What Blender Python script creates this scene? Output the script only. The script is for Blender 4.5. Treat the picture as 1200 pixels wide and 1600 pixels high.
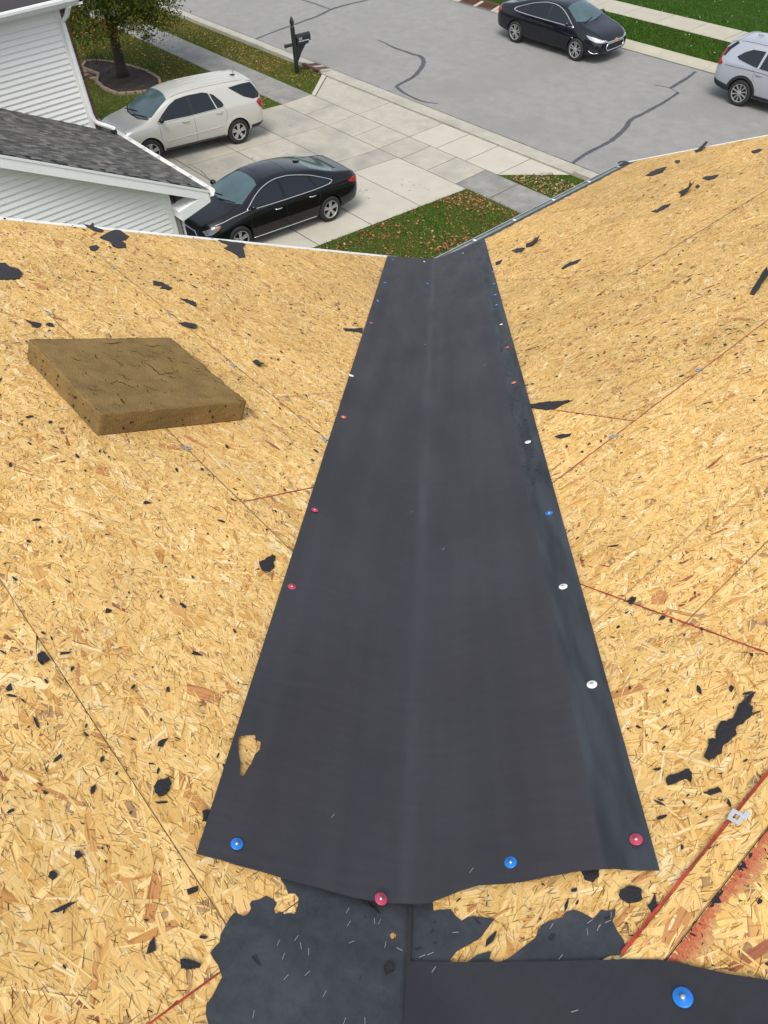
import bpy, bmesh, math, random
import numpy as np
from mathutils import Vector, Matrix
from mathutils.bvhtree import BVHTree
from mathutils.geometry import delaunay_2d_cdt
R_ = random.Random(7)
RNG = np.random.default_rng(11)
for o in list(bpy.data.objects): bpy.data.objects.remove(o)
SC = bpy.context.scene
COL = SC.collection

# ------------------------------------------------------------------ camera
# x runs along the street, y across it (towards the far side), z up
H = 9.3
FOC = 1142.84
CR = np.array([0.65985, 0.75076, -0.03100]); CU = np.array([-0.55317, 0.51287, 0.65649]); CW = np.array([-0.50880, 0.41600, -0.75364])
from math import radians
def _ortho():
    global CR, CU, CW
    CW = CW / np.linalg.norm(CW); CR = CR - CW * (CR @ CW); CR /= np.linalg.norm(CR); CU = np.cross(CR, CW)
_ortho()
cam = bpy.data.cameras.new('camera'); camo = bpy.data.objects.new('camera', cam); COL.objects.link(camo)
cam.sensor_fit = 'VERTICAL'; cam.sensor_height = 36.0; cam.lens = FOC / 1600 * 36.0
cam.clip_start = 0.05; cam.clip_end = 2000
camo.matrix_world = Matrix(((CR[0], CU[0], -CW[0], 0), (CR[1], CU[1], -CW[1], 0), (CR[2], CU[2], -CW[2], H), (0, 0, 0, 1)))
SC.camera = camo

# ------------------------------------------------------------------ sky, sun, exposure (bright overcast day)
SUN = Vector((0.30, -0.42, 0.86)).normalized()
wd = bpy.data.worlds.new('World'); SC.world = wd; wd.use_nodes = True
nt = wd.node_tree; nt.nodes.clear()
sky = nt.nodes.new('ShaderNodeTexSky'); sky.sky_type = 'NISHITA'; sky.sun_disc = False
sky.sun_elevation = math.asin(SUN.z); sky.sun_rotation = math.atan2(SUN.x, SUN.y)
sky.air_density = 1.0; sky.dust_density = 3.0; sky.ozone_density = 1.0
hsv = nt.nodes.new('ShaderNodeHueSaturation'); hsv.inputs['Saturation'].default_value = 0.48
bg = nt.nodes.new('ShaderNodeBackground'); bg.inputs['Strength'].default_value = 0.15
wo = nt.nodes.new('ShaderNodeOutputWorld')
nt.links.new(sky.outputs[0], hsv.inputs['Color']); nt.links.new(hsv.outputs[0], bg.inputs['Color']); nt.links.new(bg.outputs[0], wo.inputs[0])
sl = bpy.data.lights.new('sun', 'SUN'); sl.energy = 1.3; sl.angle = math.radians(24); sl.color = (1.0, 0.95, 0.87)
so = bpy.data.objects.new('sun', sl); COL.objects.link(so); so.rotation_euler = SUN.to_track_quat('Z', 'Y').to_euler()
SC.view_settings.view_transform = 'Standard'; SC.view_settings.look = 'None'
SC.view_settings.exposure = 0.70; SC.view_settings.gamma = 1.0; SC.view_settings.use_curve_mapping = False

# ------------------------------------------------------------------ rays from the camera centre to real planes
CAM = np.array([0, 0, H])
def ray(px, py): return CR * (px - 600) / FOC - CU * (py - 800) / FOC + CW
def hit(px, py, n, c):
    d = ray(px, py); n = np.asarray(n, float); c = np.asarray(c, float)
    return CAM + d * (((c - CAM) @ n) / (d @ n))
CO = np.array([-4.448, 4.395, 5.682]); SL_ = 0.4814; SR_ = 0.4787; GS = 0.0618; YB = 14.46
KL = math.sqrt(1 + SL_ ** 2); KR = math.sqrt(1 + SR_ ** 2)
NL = np.array([0, SL_, 1]) / KL; NR = np.array([-SR_, 0, 1]) / KR
def on_ground(px, py, z=0.0): return hit(px, py, (0, 0, 1), (0, 0, z))
def on_drive(px, py, z=0.0): return hit(px, py, (0, GS, 1), (0, YB, z))
def on_left(px, py, h=0.0): return hit(px, py, NL, CO + NL * h)
def on_right(px, py, h=0.0): return hit(px, py, NR, CO + NR * h)
def on_x(px, py, x): return hit(px, py, (1, 0, 0), (x, 0, 0))
def ground_z(y): return GS * (YB - max(2.0, min(YB, y)))
def lpt(a, t, h=0.0):      # left roof plane: a along the street from the corner, t up the slope
    return CO + np.array([a, -t / KL, SL_ * t / KL]) + NL * h
def rpt(t, b, h=0.0):      # right roof plane: t up the slope, b towards the street
    return CO + np.array([t / KR, b, SR_ * t / KR]) + NR * h
VD = np.array([1, -SR_ / SL_, SR_]); VD /= np.linalg.norm(VD)

# ------------------------------------------------------------------ materials
def mat(name, base, rough=0.6, metal=0.0, var=0.0, scale=8.0, bump=0.0, bscale=60.0, coat=0.0, spec=0.5, stretch=None, dark=None, speck=None, dscale=2.0):
    m = bpy.data.materials.new(name); m.use_nodes = True; n = m.node_tree; b = n.nodes['Principled BSDF']
    b.inputs['Base Color'].default_value = (*base, 1); b.inputs['Roughness'].default_value = rough; b.inputs['Metallic'].default_value = metal
    b.inputs['Specular IOR Level'].default_value = spec; b.inputs['Coat Weight'].default_value = coat; b.inputs['Coat Roughness'].default_value = 0.04
    tc = n.nodes.new('ShaderNodeTexCoord'); vec = tc.outputs['Object']
    if stretch:
        mp = n.nodes.new('ShaderNodeMapping'); mp.inputs['Scale'].default_value = stretch; n.links.new(vec, mp.inputs[0]); vec = mp.outputs[0]
    col = None
    if var > 0:
        no = n.nodes.new('ShaderNodeTexNoise'); no.inputs['Scale'].default_value = scale; no.inputs['Detail'].default_value = 6; no.inputs['Roughness'].default_value = 0.65
        n.links.new(vec, no.inputs['Vector'])
        mr = n.nodes.new('ShaderNodeMapRange'); mr.inputs[1].default_value = 0.3; mr.inputs[2].default_value = 0.7; mr.inputs[3].default_value = 1 - var; mr.inputs[4].default_value = 1 + var
        n.links.new(no.outputs[0], mr.inputs[0])
        mx = n.nodes.new('ShaderNodeMix'); mx.data_type = 'RGBA'; mx.blend_type = 'MULTIPLY'; mx.inputs[0].default_value = 1
        mx.inputs[6].default_value = (*base, 1); n.links.new(mr.outputs[0], mx.inputs[7]); col = mx.outputs[2]
        if dark:
            n2 = n.nodes.new('ShaderNodeTexNoise'); n2.inputs['Scale'].default_value = dscale; n2.inputs['Detail'].default_value = 5
            n.links.new(vec, n2.inputs['Vector'])
            r2 = n.nodes.new('ShaderNodeMapRange'); r2.inputs[1].default_value = 0.5; r2.inputs[2].default_value = 0.72; n.links.new(n2.outputs[0], r2.inputs[0])
            m2 = n.nodes.new('ShaderNodeMix'); m2.data_type = 'RGBA'; n.links.new(r2.outputs[0], m2.inputs[0]); n.links.new(col, m2.inputs[6]); m2.inputs[7].default_value = (*dark, 1); col = m2.outputs[2]
        if speck:
            n3 = n.nodes.new('ShaderNodeTexNoise'); n3.inputs['Scale'].default_value = speck[0]; n3.inputs['Detail'].default_value = 3; n3.inputs['Roughness'].default_value = .8
            n.links.new(vec, n3.inputs['Vector'])
            r3_ = n.nodes.new('ShaderNodeMapRange'); r3_.inputs[1].default_value = .3; r3_.inputs[2].default_value = .7; r3_.inputs[3].default_value = 1 - speck[1]; r3_.inputs[4].default_value = 1 + speck[1]; n.links.new(n3.outputs[0], r3_.inputs[0])
            m3_ = n.nodes.new('ShaderNodeMix'); m3_.data_type = 'RGBA'; m3_.blend_type = 'MULTIPLY'; m3_.inputs[0].default_value = 1; n.links.new(col, m3_.inputs[6]); n.links.new(r3_.outputs[0], m3_.inputs[7]); col = m3_.outputs[2]
        n.links.new(col, b.inputs['Base Color'])
    if bump > 0:
        nb = n.nodes.new('ShaderNodeTexNoise'); nb.inputs['Scale'].default_value = bscale; nb.inputs['Detail'].default_value = 4; n.links.new(vec, nb.inputs['Vector'])
        bu = n.nodes.new('ShaderNodeBump'); bu.inputs['Strength'].default_value = bump; bu.inputs['Distance'].default_value = 0.01
        n.links.new(nb.outputs[0], bu.inputs['Height']); n.links.new(bu.outputs[0], b.inputs['Normal'])
    return m

def attr_mat(name, rough=0.7, grain=None, spec=0.3, transl=0.0):
    """colour from the mesh's own per-piece attribute, with fibres running along each piece"""
    m = bpy.data.materials.new(name); m.use_nodes = True; n = m.node_tree; b = n.nodes['Principled BSDF']
    b.inputs['Roughness'].default_value = rough; b.inputs['Specular IOR Level'].default_value = spec
    at = n.nodes.new('ShaderNodeAttribute'); at.attribute_name = 'Col'; col = at.outputs['Color']
    if grain:
        uv = n.nodes.new('ShaderNodeAttribute'); uv.attribute_name = 'suv'
        mp = n.nodes.new('ShaderNodeMapping'); mp.inputs['Scale'].default_value = grain; n.links.new(uv.outputs['Vector'], mp.inputs[0])
        no = n.nodes.new('ShaderNodeTexNoise'); no.inputs['Scale'].default_value = 1; no.inputs['Detail'].default_value = 3; no.inputs['Roughness'].default_value = 0.6; n.links.new(mp.outputs[0], no.inputs['Vector'])
        rp = n.nodes.new('ShaderNodeValToRGB'); e = rp.color_ramp.elements
        e[0].position = 0.26; e[0].color = (0.46, 0.34, 0.22, 1); e[1].position = 0.44; e[1].color = (1, 1, 1, 1)
        q = e.new(0.75); q.color = (1.18, 1.15, 1.10, 1)
        n.links.new(no.outputs[0], rp.inputs[0])
        mx = n.nodes.new('ShaderNodeMix'); mx.data_type = 'RGBA'; mx.blend_type = 'MULTIPLY'; mx.inputs[0].default_value = 1
        n.links.new(col, mx.inputs[6]); n.links.new(rp.outputs[0], mx.inputs[7]); col = mx.outputs[2]
        bu = n.nodes.new('ShaderNodeBump'); bu.inputs['Strength'].default_value = 0.5; bu.inputs['Distance'].default_value = 0.002
        n.links.new(no.outputs[0], bu.inputs['Height']); n.links.new(bu.outputs[0], b.inputs['Normal'])
    n.links.new(col, b.inputs['Base Color'])
    if transl > 0:
        tr = n.nodes.new('ShaderNodeBsdfTranslucent'); n.links.new(col, tr.inputs['Color'])
        ms = n.nodes.new('ShaderNodeMixShader'); ms.inputs[0].default_value = transl
        n.links.new(b.outputs[0], ms.inputs[1]); n.links.new(tr.outputs[0], ms.inputs[2]); n.links.new(ms.outputs[0], n.nodes['Material Output'].inputs[0])
    return m

M = {}
M['osb'] = attr_mat('strand_wood', 0.8, (9, 210, 1), 0.12)
M['osb_edge'] = mat('board_edge', (0.36, 0.22, 0.10), 0.85, var=0.3, scale=40)
M['leaf'] = attr_mat('leaf', 0.7, None, 0.08, 0.25)
M['blade'] = attr_mat('grass_blade', 0.8, None, 0.04, 0.2)
M['felt'] = mat('black_felt', (0.013, 0.012, 0.014), 0.62, var=0.25, scale=25, bump=0.3, bscale=150)
M['felt_old'] = mat('old_black_felt', (0.026, 0.030, 0.037), 0.58, var=0.16, scale=9, bump=0.10, bscale=60, dark=(0.040, 0.045, 0.053), dscale=13, speck=(38, .22))
M['cap_red'] = mat('red_plastic', (0.42, 0.045, 0.09), 0.4, var=0.05)
M['cap_orange'] = mat('orange_plastic', (0.62, 0.13, 0.07), 0.4, var=0.05)
M['cap_blue'] = mat('blue_plastic', (0.012, 0.16, 0.55), 0.4, var=0.05)
M['cap_white'] = mat('white_plastic', (0.75, 0.75, 0.74), 0.4, var=0.03)
M['steel'] = mat('steel', (0.6, 0.6, 0.6), 0.35, 0.9)
M['clip'] = mat('clip_metal', (0.52, 0.54, 0.56), 0.4, 0.2, var=.1)
M['staple'] = mat('bright_wire', (0.27, 0.27, 0.28), 0.45, 0.2)
M['galv'] = mat('galvanized', (0.34, 0.38, 0.37), 0.5, 0.4, var=0.15, scale=6)
M['white_alu'] = mat('white_aluminium', (0.72, 0.73, 0.70), 0.45, var=0.04, scale=3)
M['red_paint'] = mat('red_edge_paint', (0.36, 0.038, 0.018), 0.8, var=0.5, scale=22, dark=(.10, .03, .016), dscale=9)
M['chalk'] = mat('chalk_line', (0.16, 0.09, 0.045), 0.9)
M['asphalt'] = mat('asphalt', (0.221, 0.219, 0.205), 0.9, var=0.12, scale=2.2, bump=0.6, bscale=55, speck=(32, .22), dark=(0.196, 0.195, 0.184), dscale=0.35)
M['sealant'] = mat('crack_sealant', (0.055, 0.055, 0.058), 0.55, var=0.25, scale=4)
M['conc'] = mat('concrete', (0.360, 0.340, 0.278), 0.85, var=0.11, scale=2.6, bump=0.25, bscale=70, dark=(0.265, 0.256, 0.222), dscale=0.8, speck=(45, .10))
M['conc_mid'] = mat('stained_concrete', (0.340, 0.320, 0.264), 0.88, var=0.13, scale=2.2, bump=0.25, bscale=70, dark=(0.23, 0.222, 0.198), dscale=1.1, speck=(45, .10))
M['conc_new'] = mat('pale_concrete', (0.405, 0.382, 0.314), 0.85, var=0.07, scale=1.8, bump=0.2, bscale=70, speck=(45, .08))
M['conc_old'] = mat('weathered_concrete', (0.215, 0.212, 0.192), 0.9, var=0.2, scale=2.5, speck=(40, .15), bump=0.3, bscale=60, dark=(0.15, 0.15, 0.138), dscale=1.1)
M['conc_far'] = mat('buff_concrete', (0.36, 0.335, 0.262), 0.85, var=0.08, scale=1.5, bump=0.2, bscale=60)
M['joint'] = mat('joint_dirt', (0.05, 0.047, 0.04), 0.95, var=0.2)
M['rust'] = mat('rusty_iron', (0.11, 0.048, 0.033), 0.85, var=0.35, scale=9, bump=0.4, bscale=40)
M['siding'] = mat('white_siding', (0.75, 0.75, 0.715), 0.55, var=0.045, scale=1.2, stretch=(0.4, 0.4, 6))
M['soffit'] = mat('white_trim', (0.76, 0.77, 0.745), 0.45, var=0.03, scale=2)
M['brick'] = mat('brick', (0.12, 0.055, 0.040), 0.9, var=0.4, scale=9, bump=0.4)
M['mortar'] = mat('mortar', (0.33, 0.31, 0.28), 0.95, var=0.1)
M['bark'] = mat('bark', (0.045, 0.036, 0.026), 0.95, var=0.35, scale=10, bump=1.0, bscale=25, stretch=(1, 1, 0.25))
M['mulch'] = mat('mulch', (0.028, 0.018, 0.013), 0.95, var=0.5, scale=14, bump=1.0, bscale=30)
M['edging'] = mat('tan_stone', (0.27, 0.21, 0.15), 0.9, var=0.2, scale=6, bump=0.4)
M['foam'] = mat('brown_foam', (0.200, 0.132, 0.050), 0.95, var=0.25, scale=9, dark=(0.150, 0.100, 0.042), dscale=5, bump=0.5, bscale=160, spec=0.15)
M['foam_cut'] = mat('foam_crack', (0.040, 0.024, 0.009), 1.0, spec=0.1)
M['rubber'] = mat('rubber', (0.014, 0.014, 0.015), 0.75, var=0.1)
M['rim'] = mat('alloy', (0.50, 0.50, 0.51), 0.32, 0.7)
M['rim_dark'] = mat('dark_barrel', (0.016, 0.016, 0.018), 0.6)
M['chrome'] = mat('chrome', (0.72, 0.73, 0.74), 0.16, 0.9)
M['plastic'] = mat('black_plastic', (0.014, 0.014, 0.016), 0.5)
M['glass'] = mat('tinted_glass', (0.010, 0.014, 0.018), 0.04, spec=0.45)
M['wind'] = mat('windscreen_glass', (0.055, 0.098, 0.104), 0.05, spec=0.8, var=0.25, scale=1.4)  # teal base colour carries part of the sky's reflection
M['tail'] = mat('red_lens', (0.30, 0.010, 0.012), 0.15, coat=0.5)
M['lens'] = mat('clear_lens', (0.40, 0.42, 0.44), 0.12, 0.3, coat=0.6, var=0.4, scale=9)
M['amber'] = mat('amber_lens', (0.55, 0.20, 0.05), 0.2, coat=0.5)
M['paint_black'] = mat('black_paint', (0.003, 0.0035, 0.005), 0.30, coat=0.75, spec=0.12)
M['paint_navy'] = mat('blue_black_paint', (0.004, 0.005, 0.009), 0.28, coat=0.85, spec=0.12)
M['paint_champ'] = mat('champagne_paint', (0.52, 0.51, 0.455), 0.32, 0.25, coat=0.6)
M['paint_silver'] = mat('silver_paint', (0.37, 0.395, 0.43), 0.30, 0.35, coat=0.7)
M['post'] = mat('black_painted_post', (0.012, 0.013, 0.015), 0.45, var=0.1)
M['print'] = mat('white_print', (0.55, 0.56, 0.58), 0.6)
M['gold'] = mat('gold_badge', (0.55, 0.36, 0.07), 0.3, 0.6)
M['joint_shade'] = mat('joint_shade_brown', (0.20, 0.13, 0.07), 0.9, var=0.2)  # dark brown standing in for the shade between roof boards

def roof_shingle_mat():
    m = bpy.data.materials.new('grey_shingle'); m.use_nodes = True; n = m.node_tree; b = n.nodes['Principled BSDF']; b.inputs['Roughness'].default_value = 0.9
    oi = n.nodes.new('ShaderNodeAttribute'); oi.attribute_name = 'Col'
    tc = n.nodes.new('ShaderNodeTexCoord')
    no = n.nodes.new('ShaderNodeTexNoise'); no.inputs['Scale'].default_value = 45; no.inputs['Detail'].default_value = 4; n.links.new(tc.outputs['Object'], no.inputs['Vector'])
    mr = n.nodes.new('ShaderNodeMapRange'); mr.inputs[1].default_value = 0.25; mr.inputs[2].default_value = 0.75; mr.inputs[3].default_value = 0.6; mr.inputs[4].default_value = 1.4
    n.links.new(no.outputs[0], mr.inputs[0])
    mx = n.nodes.new('ShaderNodeMix'); mx.data_type = 'RGBA'; mx.blend_type = 'MULTIPLY'; mx.inputs[0].default_value = 1
    n.links.new(oi.outputs['Color'], mx.inputs[6]); n.links.new(mr.outputs[0], mx.inputs[7]); n.links.new(mx.outputs[2], b.inputs['Base Color'])
    return m
M['shingle'] = roof_shingle_mat()

def lawn_mat(ca, cb):
    m = bpy.data.materials.new('lawn'); m.use_nodes = True; n = m.node_tree; b = n.nodes['Principled BSDF']; b.inputs['Roughness'].default_value = 0.95; b.inputs['Specular IOR Level'].default_value = 0.1
    tc = n.nodes.new('ShaderNodeTexCoord')
    n1 = n.nodes.new('ShaderNodeTexNoise'); n1.inputs['Scale'].default_value = 0.45; n1.inputs['Detail'].default_value = 5
    n2 = n.nodes.new('ShaderNodeTexNoise'); n2.inputs['Scale'].default_value = 14; n2.inputs['Detail'].default_value = 6; n2.inputs['Roughness'].default_value = 0.75
    for q in (n1, n2): n.links.new(tc.outputs['Object'], q.inputs['Vector'])
    rp = n.nodes.new('ShaderNodeValToRGB'); e = rp.color_ramp.elements
    e[0].position = 0.3; e[0].color = (*ca, 1); e[1].position = 0.7; e[1].color = (*cb, 1)
    n.links.new(n1.outputs[0], rp.inputs[0])
    mr = n.nodes.new('ShaderNodeMapRange'); mr.inputs[1].default_value = 0.3; mr.inputs[2].default_value = 0.7; mr.inputs[3].default_value = 0.4; mr.inputs[4].default_value = 1.5; n.links.new(n2.outputs[0], mr.inputs[0])
    mx = n.nodes.new('ShaderNodeMix'); mx.data_type = 'RGBA'; mx.blend_type = 'MULTIPLY'; mx.inputs[0].default_value = 1
    n.links.new(rp.outputs[0], mx.inputs[6]); n.links.new(mr.outputs[0], mx.inputs[7]); n.links.new(mx.outputs[2], b.inputs['Base Color'])
    bu = n.nodes.new('ShaderNodeBump'); bu.inputs['Strength'].default_value = 0.9; bu.inputs['Distance'].default_value = 0.04; n.links.new(n2.outputs[0], bu.inputs['Height']); n.links.new(bu.outputs[0], b.inputs['Normal'])
    return m
M['lawn'] = lawn_mat((.034, .078, .008), (.074, .088, .018)); M['lawn_far'] = lawn_mat((.020, .055, .004), (.030, .064, .007))

def sheet_mat(name, base, edge_from=None):
    """new rubbery membrane: faint lengthwise rolling streaks, paler selvage along one edge, scuffed fold"""
    m = bpy.data.materials.new(name); m.use_nodes = True; n = m.node_tree; b = n.nodes['Principled BSDF']
    b.inputs['Roughness'].default_value = 0.55; b.inputs['Specular IOR Level'].default_value = 0.4
    at = n.nodes.new('ShaderNodeAttribute'); at.attribute_name = 'suv'
    sx = n.nodes.new('ShaderNodeSeparateXYZ'); n.links.new(at.outputs['Vector'], sx.inputs[0])
    def noise(scale, detail, sc):
        mp = n.nodes.new('ShaderNodeMapping'); mp.inputs['Scale'].default_value = scale; n.links.new(at.outputs['Vector'], mp.inputs[0])
        q = n.nodes.new('ShaderNodeTexNoise'); q.inputs['Scale'].default_value = sc; q.inputs['Detail'].default_value = detail; n.links.new(mp.outputs[0], q.inputs['Vector']); return q.outputs[0]
    def mapr(x, a, b_, c, d):
        q = n.nodes.new('ShaderNodeMapRange'); q.interpolation_type = 'SMOOTHSTEP'
        for i, v in enumerate((a, b_, c, d)): q.inputs[i + 1].default_value = v
        n.links.new(x, q.inputs[0]); return q.outputs[0]
    def mathn(op, a, b_):
        q = n.nodes.new('ShaderNodeMath'); q.operation = op
        for i, v in enumerate((a, b_)):
            if isinstance(v, (int, float)): q.inputs[i].default_value = v
            else: n.links.new(v, q.inputs[i])
        return q.outputs[0]
    streak = mapr(noise((0.35, 14, 1), 4, 1), 0.3, 0.7, 0.92, 1.09)
    cross = mapr(noise((60, 5, 1), 3, 1), 0.3, 0.75, 0.93, 1.07)
    blot = mapr(noise((1.6, 3.0, 1), 5, 1), 0.3, 0.7, 0.88, 1.14)
    f = mathn('MULTIPLY', mathn('MULTIPLY', streak, cross), blot)
    ab = mathn('ABSOLUTE', mathn('SUBTRACT', sx.outputs[1], -0.012), 0)
    fold = mathn('MULTIPLY', mapr(ab, 0.0, 0.035, 1.0, 0.0), mapr(noise((1.2, 12, 1), 5, 1), 0.35, 0.7, 0.0, 0.45))
    f = mathn('ADD', f, fold)
    mx = n.nodes.new('ShaderNodeMix'); mx.data_type = 'RGBA'; mx.blend_type = 'MULTIPLY'; mx.inputs[0].default_value = 1
    mx.inputs[6].default_value = (*base, 1); n.links.new(f, mx.inputs[7]); col = mx.outputs[2]
    if edge_from is not None:
        k = mapr(sx.outputs[1], edge_from - 0.006, edge_from + 0.006, 0, 1)
        m2 = n.nodes.new('ShaderNodeMix'); m2.data_type = 'RGBA'; n.links.new(k, m2.inputs[0]); n.links.new(col, m2.inputs[6])
        m3 = n.nodes.new('ShaderNodeMix'); m3.data_type = 'RGBA'; m3.blend_type = 'MULTIPLY'; m3.inputs[0].default_value = 1
        m3.inputs[6].default_value = (0.030, 0.036, 0.043, 1); n.links.new(mapr(noise((3, 20, 1), 5, 1), 0.3, 0.7, 0.6, 1.35), m3.inputs[7])
        n.links.new(m3.outputs[2], m2.inputs[7]); col = m2.outputs[2]
    n.links.new(col, b.inputs['Base Color'])
    bu = n.nodes.new('ShaderNodeBump'); bu.inputs['Strength'].default_value = 0.35; bu.inputs['Distance'].default_value = 0.004
    n.links.new(noise((30, 30, 1), 4, 1), bu.inputs['Height']); n.links.new(bu.outputs[0], b.inputs['Normal'])
    n.links.new(mapr(noise((1.5, 5, 1), 4, 1), 0.3, 0.7, 0.45, 0.68), b.inputs['Roughness'])
    return m
M['sheet'] = sheet_mat('membrane', (0.0310, 0.0305, 0.0355), 0.392)
M['strip'] = sheet_mat('membrane_strip', (0.021, 0.021, 0.026))

# ------------------------------------------------------------------ object helpers
def empty(name, loc=(0, 0, 0), rot=None):
    o = bpy.data.objects.new(name, None); COL.objects.link(o); o.location = loc
    if rot is not None: o.rotation_euler = rot
    o.empty_display_size = 0.2
    return o
def tag(o, label=None, cat=None, group=None, kind=None):
    if label: o['label'] = label
    if cat: o['category'] = cat
    if group: o['group'] = group
    if kind: o['kind'] = kind
    return o
def link_mesh(name, me, m, parent=None, smooth=False):
    if m is not None and not me.materials: me.materials.append(m)
    if smooth: me.shade_smooth()
    o = bpy.data.objects.new(name, me); COL.objects.link(o)
    if parent is not None: o.parent = parent
    return o
def mesh(name, verts, faces, m, parent=None, smooth=False):
    me = bpy.data.meshes.new(name); me.from_pydata([tuple(map(float, v)) for v in verts], [], [list(map(int, f)) for f in faces]); me.update()
    return link_mesh(name, me, m, parent, smooth)
class MB:
    def __init__(s): s.v = []; s.f = []
    def add(s, v, f):
        k = len(s.v); s.v += [tuple(map(float, q)) for q in v]; s.f += [tuple(i + k for i in q) for q in f]; return s
    def box(s, lo, hi):
        (a, b, c), (d, e, f) = lo, hi
        return s.add([(a, b, c), (d, b, c), (d, e, c), (a, e, c), (a, b, f), (d, b, f), (d, e, f), (a, e, f)], [(3, 2, 1, 0), (4, 5, 6, 7), (0, 1, 5, 4), (1, 2, 6, 5), (2, 3, 7, 6), (3, 0, 4, 7)])
    def hexa(s, q):   # eight corners: bottom ring then top ring
        return s.add(q, [(3, 2, 1, 0), (4, 5, 6, 7), (0, 1, 5, 4), (1, 2, 6, 5), (2, 3, 7, 6), (3, 0, 4, 7)])
    def prism(s, ring, off):   # polygon ring extruded by the vector off
        n = len(ring); a = [np.array(p, float) for p in ring]; b = [p + np.array(off) for p in a]
        return s.add(a + b, [tuple(range(n - 1, -1, -1)), tuple(range(n, 2 * n))] + [(i, (i + 1) % n, n + (i + 1) % n, n + i) for i in range(n)])
    def tube(s, path, r, k=8, cap=True, flat=1.0):
        P = [Vector(p) for p in path]; n = len(P); rs = r if hasattr(r, '__len__') else [r] * n
        ring = []; up = Vector((0, 0, 1)); prev = None
        for i in range(n):
            t = (P[min(i + 1, n - 1)] - P[max(i - 1, 0)]).normalized()
            if prev is None:
                a = t.orthogonal().normalized() if abs(t.dot(up)) > 0.95 else t.cross(up).normalized()
            else: a = (prev - t * prev.dot(t)).normalized()
            prev = a; b = t.cross(a)
            ring += [P[i] + (a * math.cos(2 * math.pi * j / k) + b * math.sin(2 * math.pi * j / k) * flat) * rs[i] for j in range(k)]
        f = [(i * k + j, i * k + (j + 1) % k, (i + 1) * k + (j + 1) % k, (i + 1) * k + j) for i in range(n - 1) for j in range(k)]
        if cap: f += [tuple(range(k - 1, -1, -1)), tuple(range((n - 1) * k, n * k))]
        return s.add(ring, f)
    def lathe(s, prof, c, axis='z', k=24, flip=False):   # prof: (r, h) pairs
        v = []
        for r, h in prof:
            for j in range(k):
                a = 2 * math.pi * j / k; x, y = r * math.cos(a), r * math.sin(a)
                v.append((c[0] + x, c[1] + y, c[2] + h) if axis == 'z' else (c[0] + x, c[1] + h, c[2] + y))
        n = len(prof)
        f = [(i * k + j, i * k + (j + 1) % k, (i + 1) * k + (j + 1) % k, (i + 1) * k + j) for i in range(n - 1) for j in range(k)]
        return s.add(v, f)
    def build(s, name, m, parent=None, smooth=False): return mesh(name, s.v, s.f, m, parent, smooth)
def numpy_mesh(name, V, nper, m, parent=None, col=None, suv=None):
    """many separate small polygons of nper corners each, V of shape (n*nper, 3)"""
    me = bpy.data.meshes.new(name); nv = len(V); nf = nv // nper
    me.vertices.add(nv); me.vertices.foreach_set('co', np.ascontiguousarray(V, np.float32).ravel())
    me.loops.add(nv); me.loops.foreach_set('vertex_index', np.arange(nv, dtype=np.int32))
    me.polygons.add(nf); me.polygons.foreach_set('loop_start', np.arange(0, nv, nper, dtype=np.int32))
    me.update(calc_edges=True)
    if col is not None:
        a = me.color_attributes.new('Col', 'FLOAT_COLOR', 'POINT'); a.data.foreach_set('color', np.ascontiguousarray(np.c_[col, np.ones(nv)], np.float32).ravel())
    if suv is not None:
        a = me.attributes.new('suv', 'FLOAT_VECTOR', 'POINT'); a.data.foreach_set('vector', np.ascontiguousarray(suv, np.float32).ravel())
    return link_mesh(name, me, m, parent)
def copy_tree(o, parent=None):
    c = o.copy(); COL.objects.link(c)
    if parent is not None: c.parent = parent
    for ch in list(o.children): copy_tree(ch, c)
    return c
def inside(p, poly):
    x, y = p; r = False; n = len(poly)
    for i in range(n):
        x1, y1 = poly[i]; x2, y2 = poly[(i + 1) % n]
        if (y1 > y) != (y2 > y) and x < (x2 - x1) * (y - y1) / (y2 - y1) + x1: r = not r
    return r
def clip_poly(poly, a, b, c):     # keep a*x + b*y <= c
    out = []
    for i in range(len(poly)):
        p, q = poly[i], poly[(i + 1) % len(poly)]; dp, dq = a * p[0] + b * p[1] - c, a * q[0] + b * q[1] - c
        if dp <= 0: out.append(p)
        if dp * dq < 0: t = dp / (dp - dq); out.append((p[0] + (q[0] - p[0]) * t, p[1] + (q[1] - p[1]) * t))
    return out
def dense(poly, step, closed=True):
    out = []
    n = len(poly)
    for i in range(n if closed else n - 1):
        p, q = poly[i], poly[(i + 1) % n]; k = max(1, int(math.hypot(q[0] - p[0], q[1] - p[1]) / step))
        out += [(p[0] + (q[0] - p[0]) * j / k, p[1] + (q[1] - p[1]) * j / k) for j in range(k)]
    if not closed: out.append(poly[-1])
    return out
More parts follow.
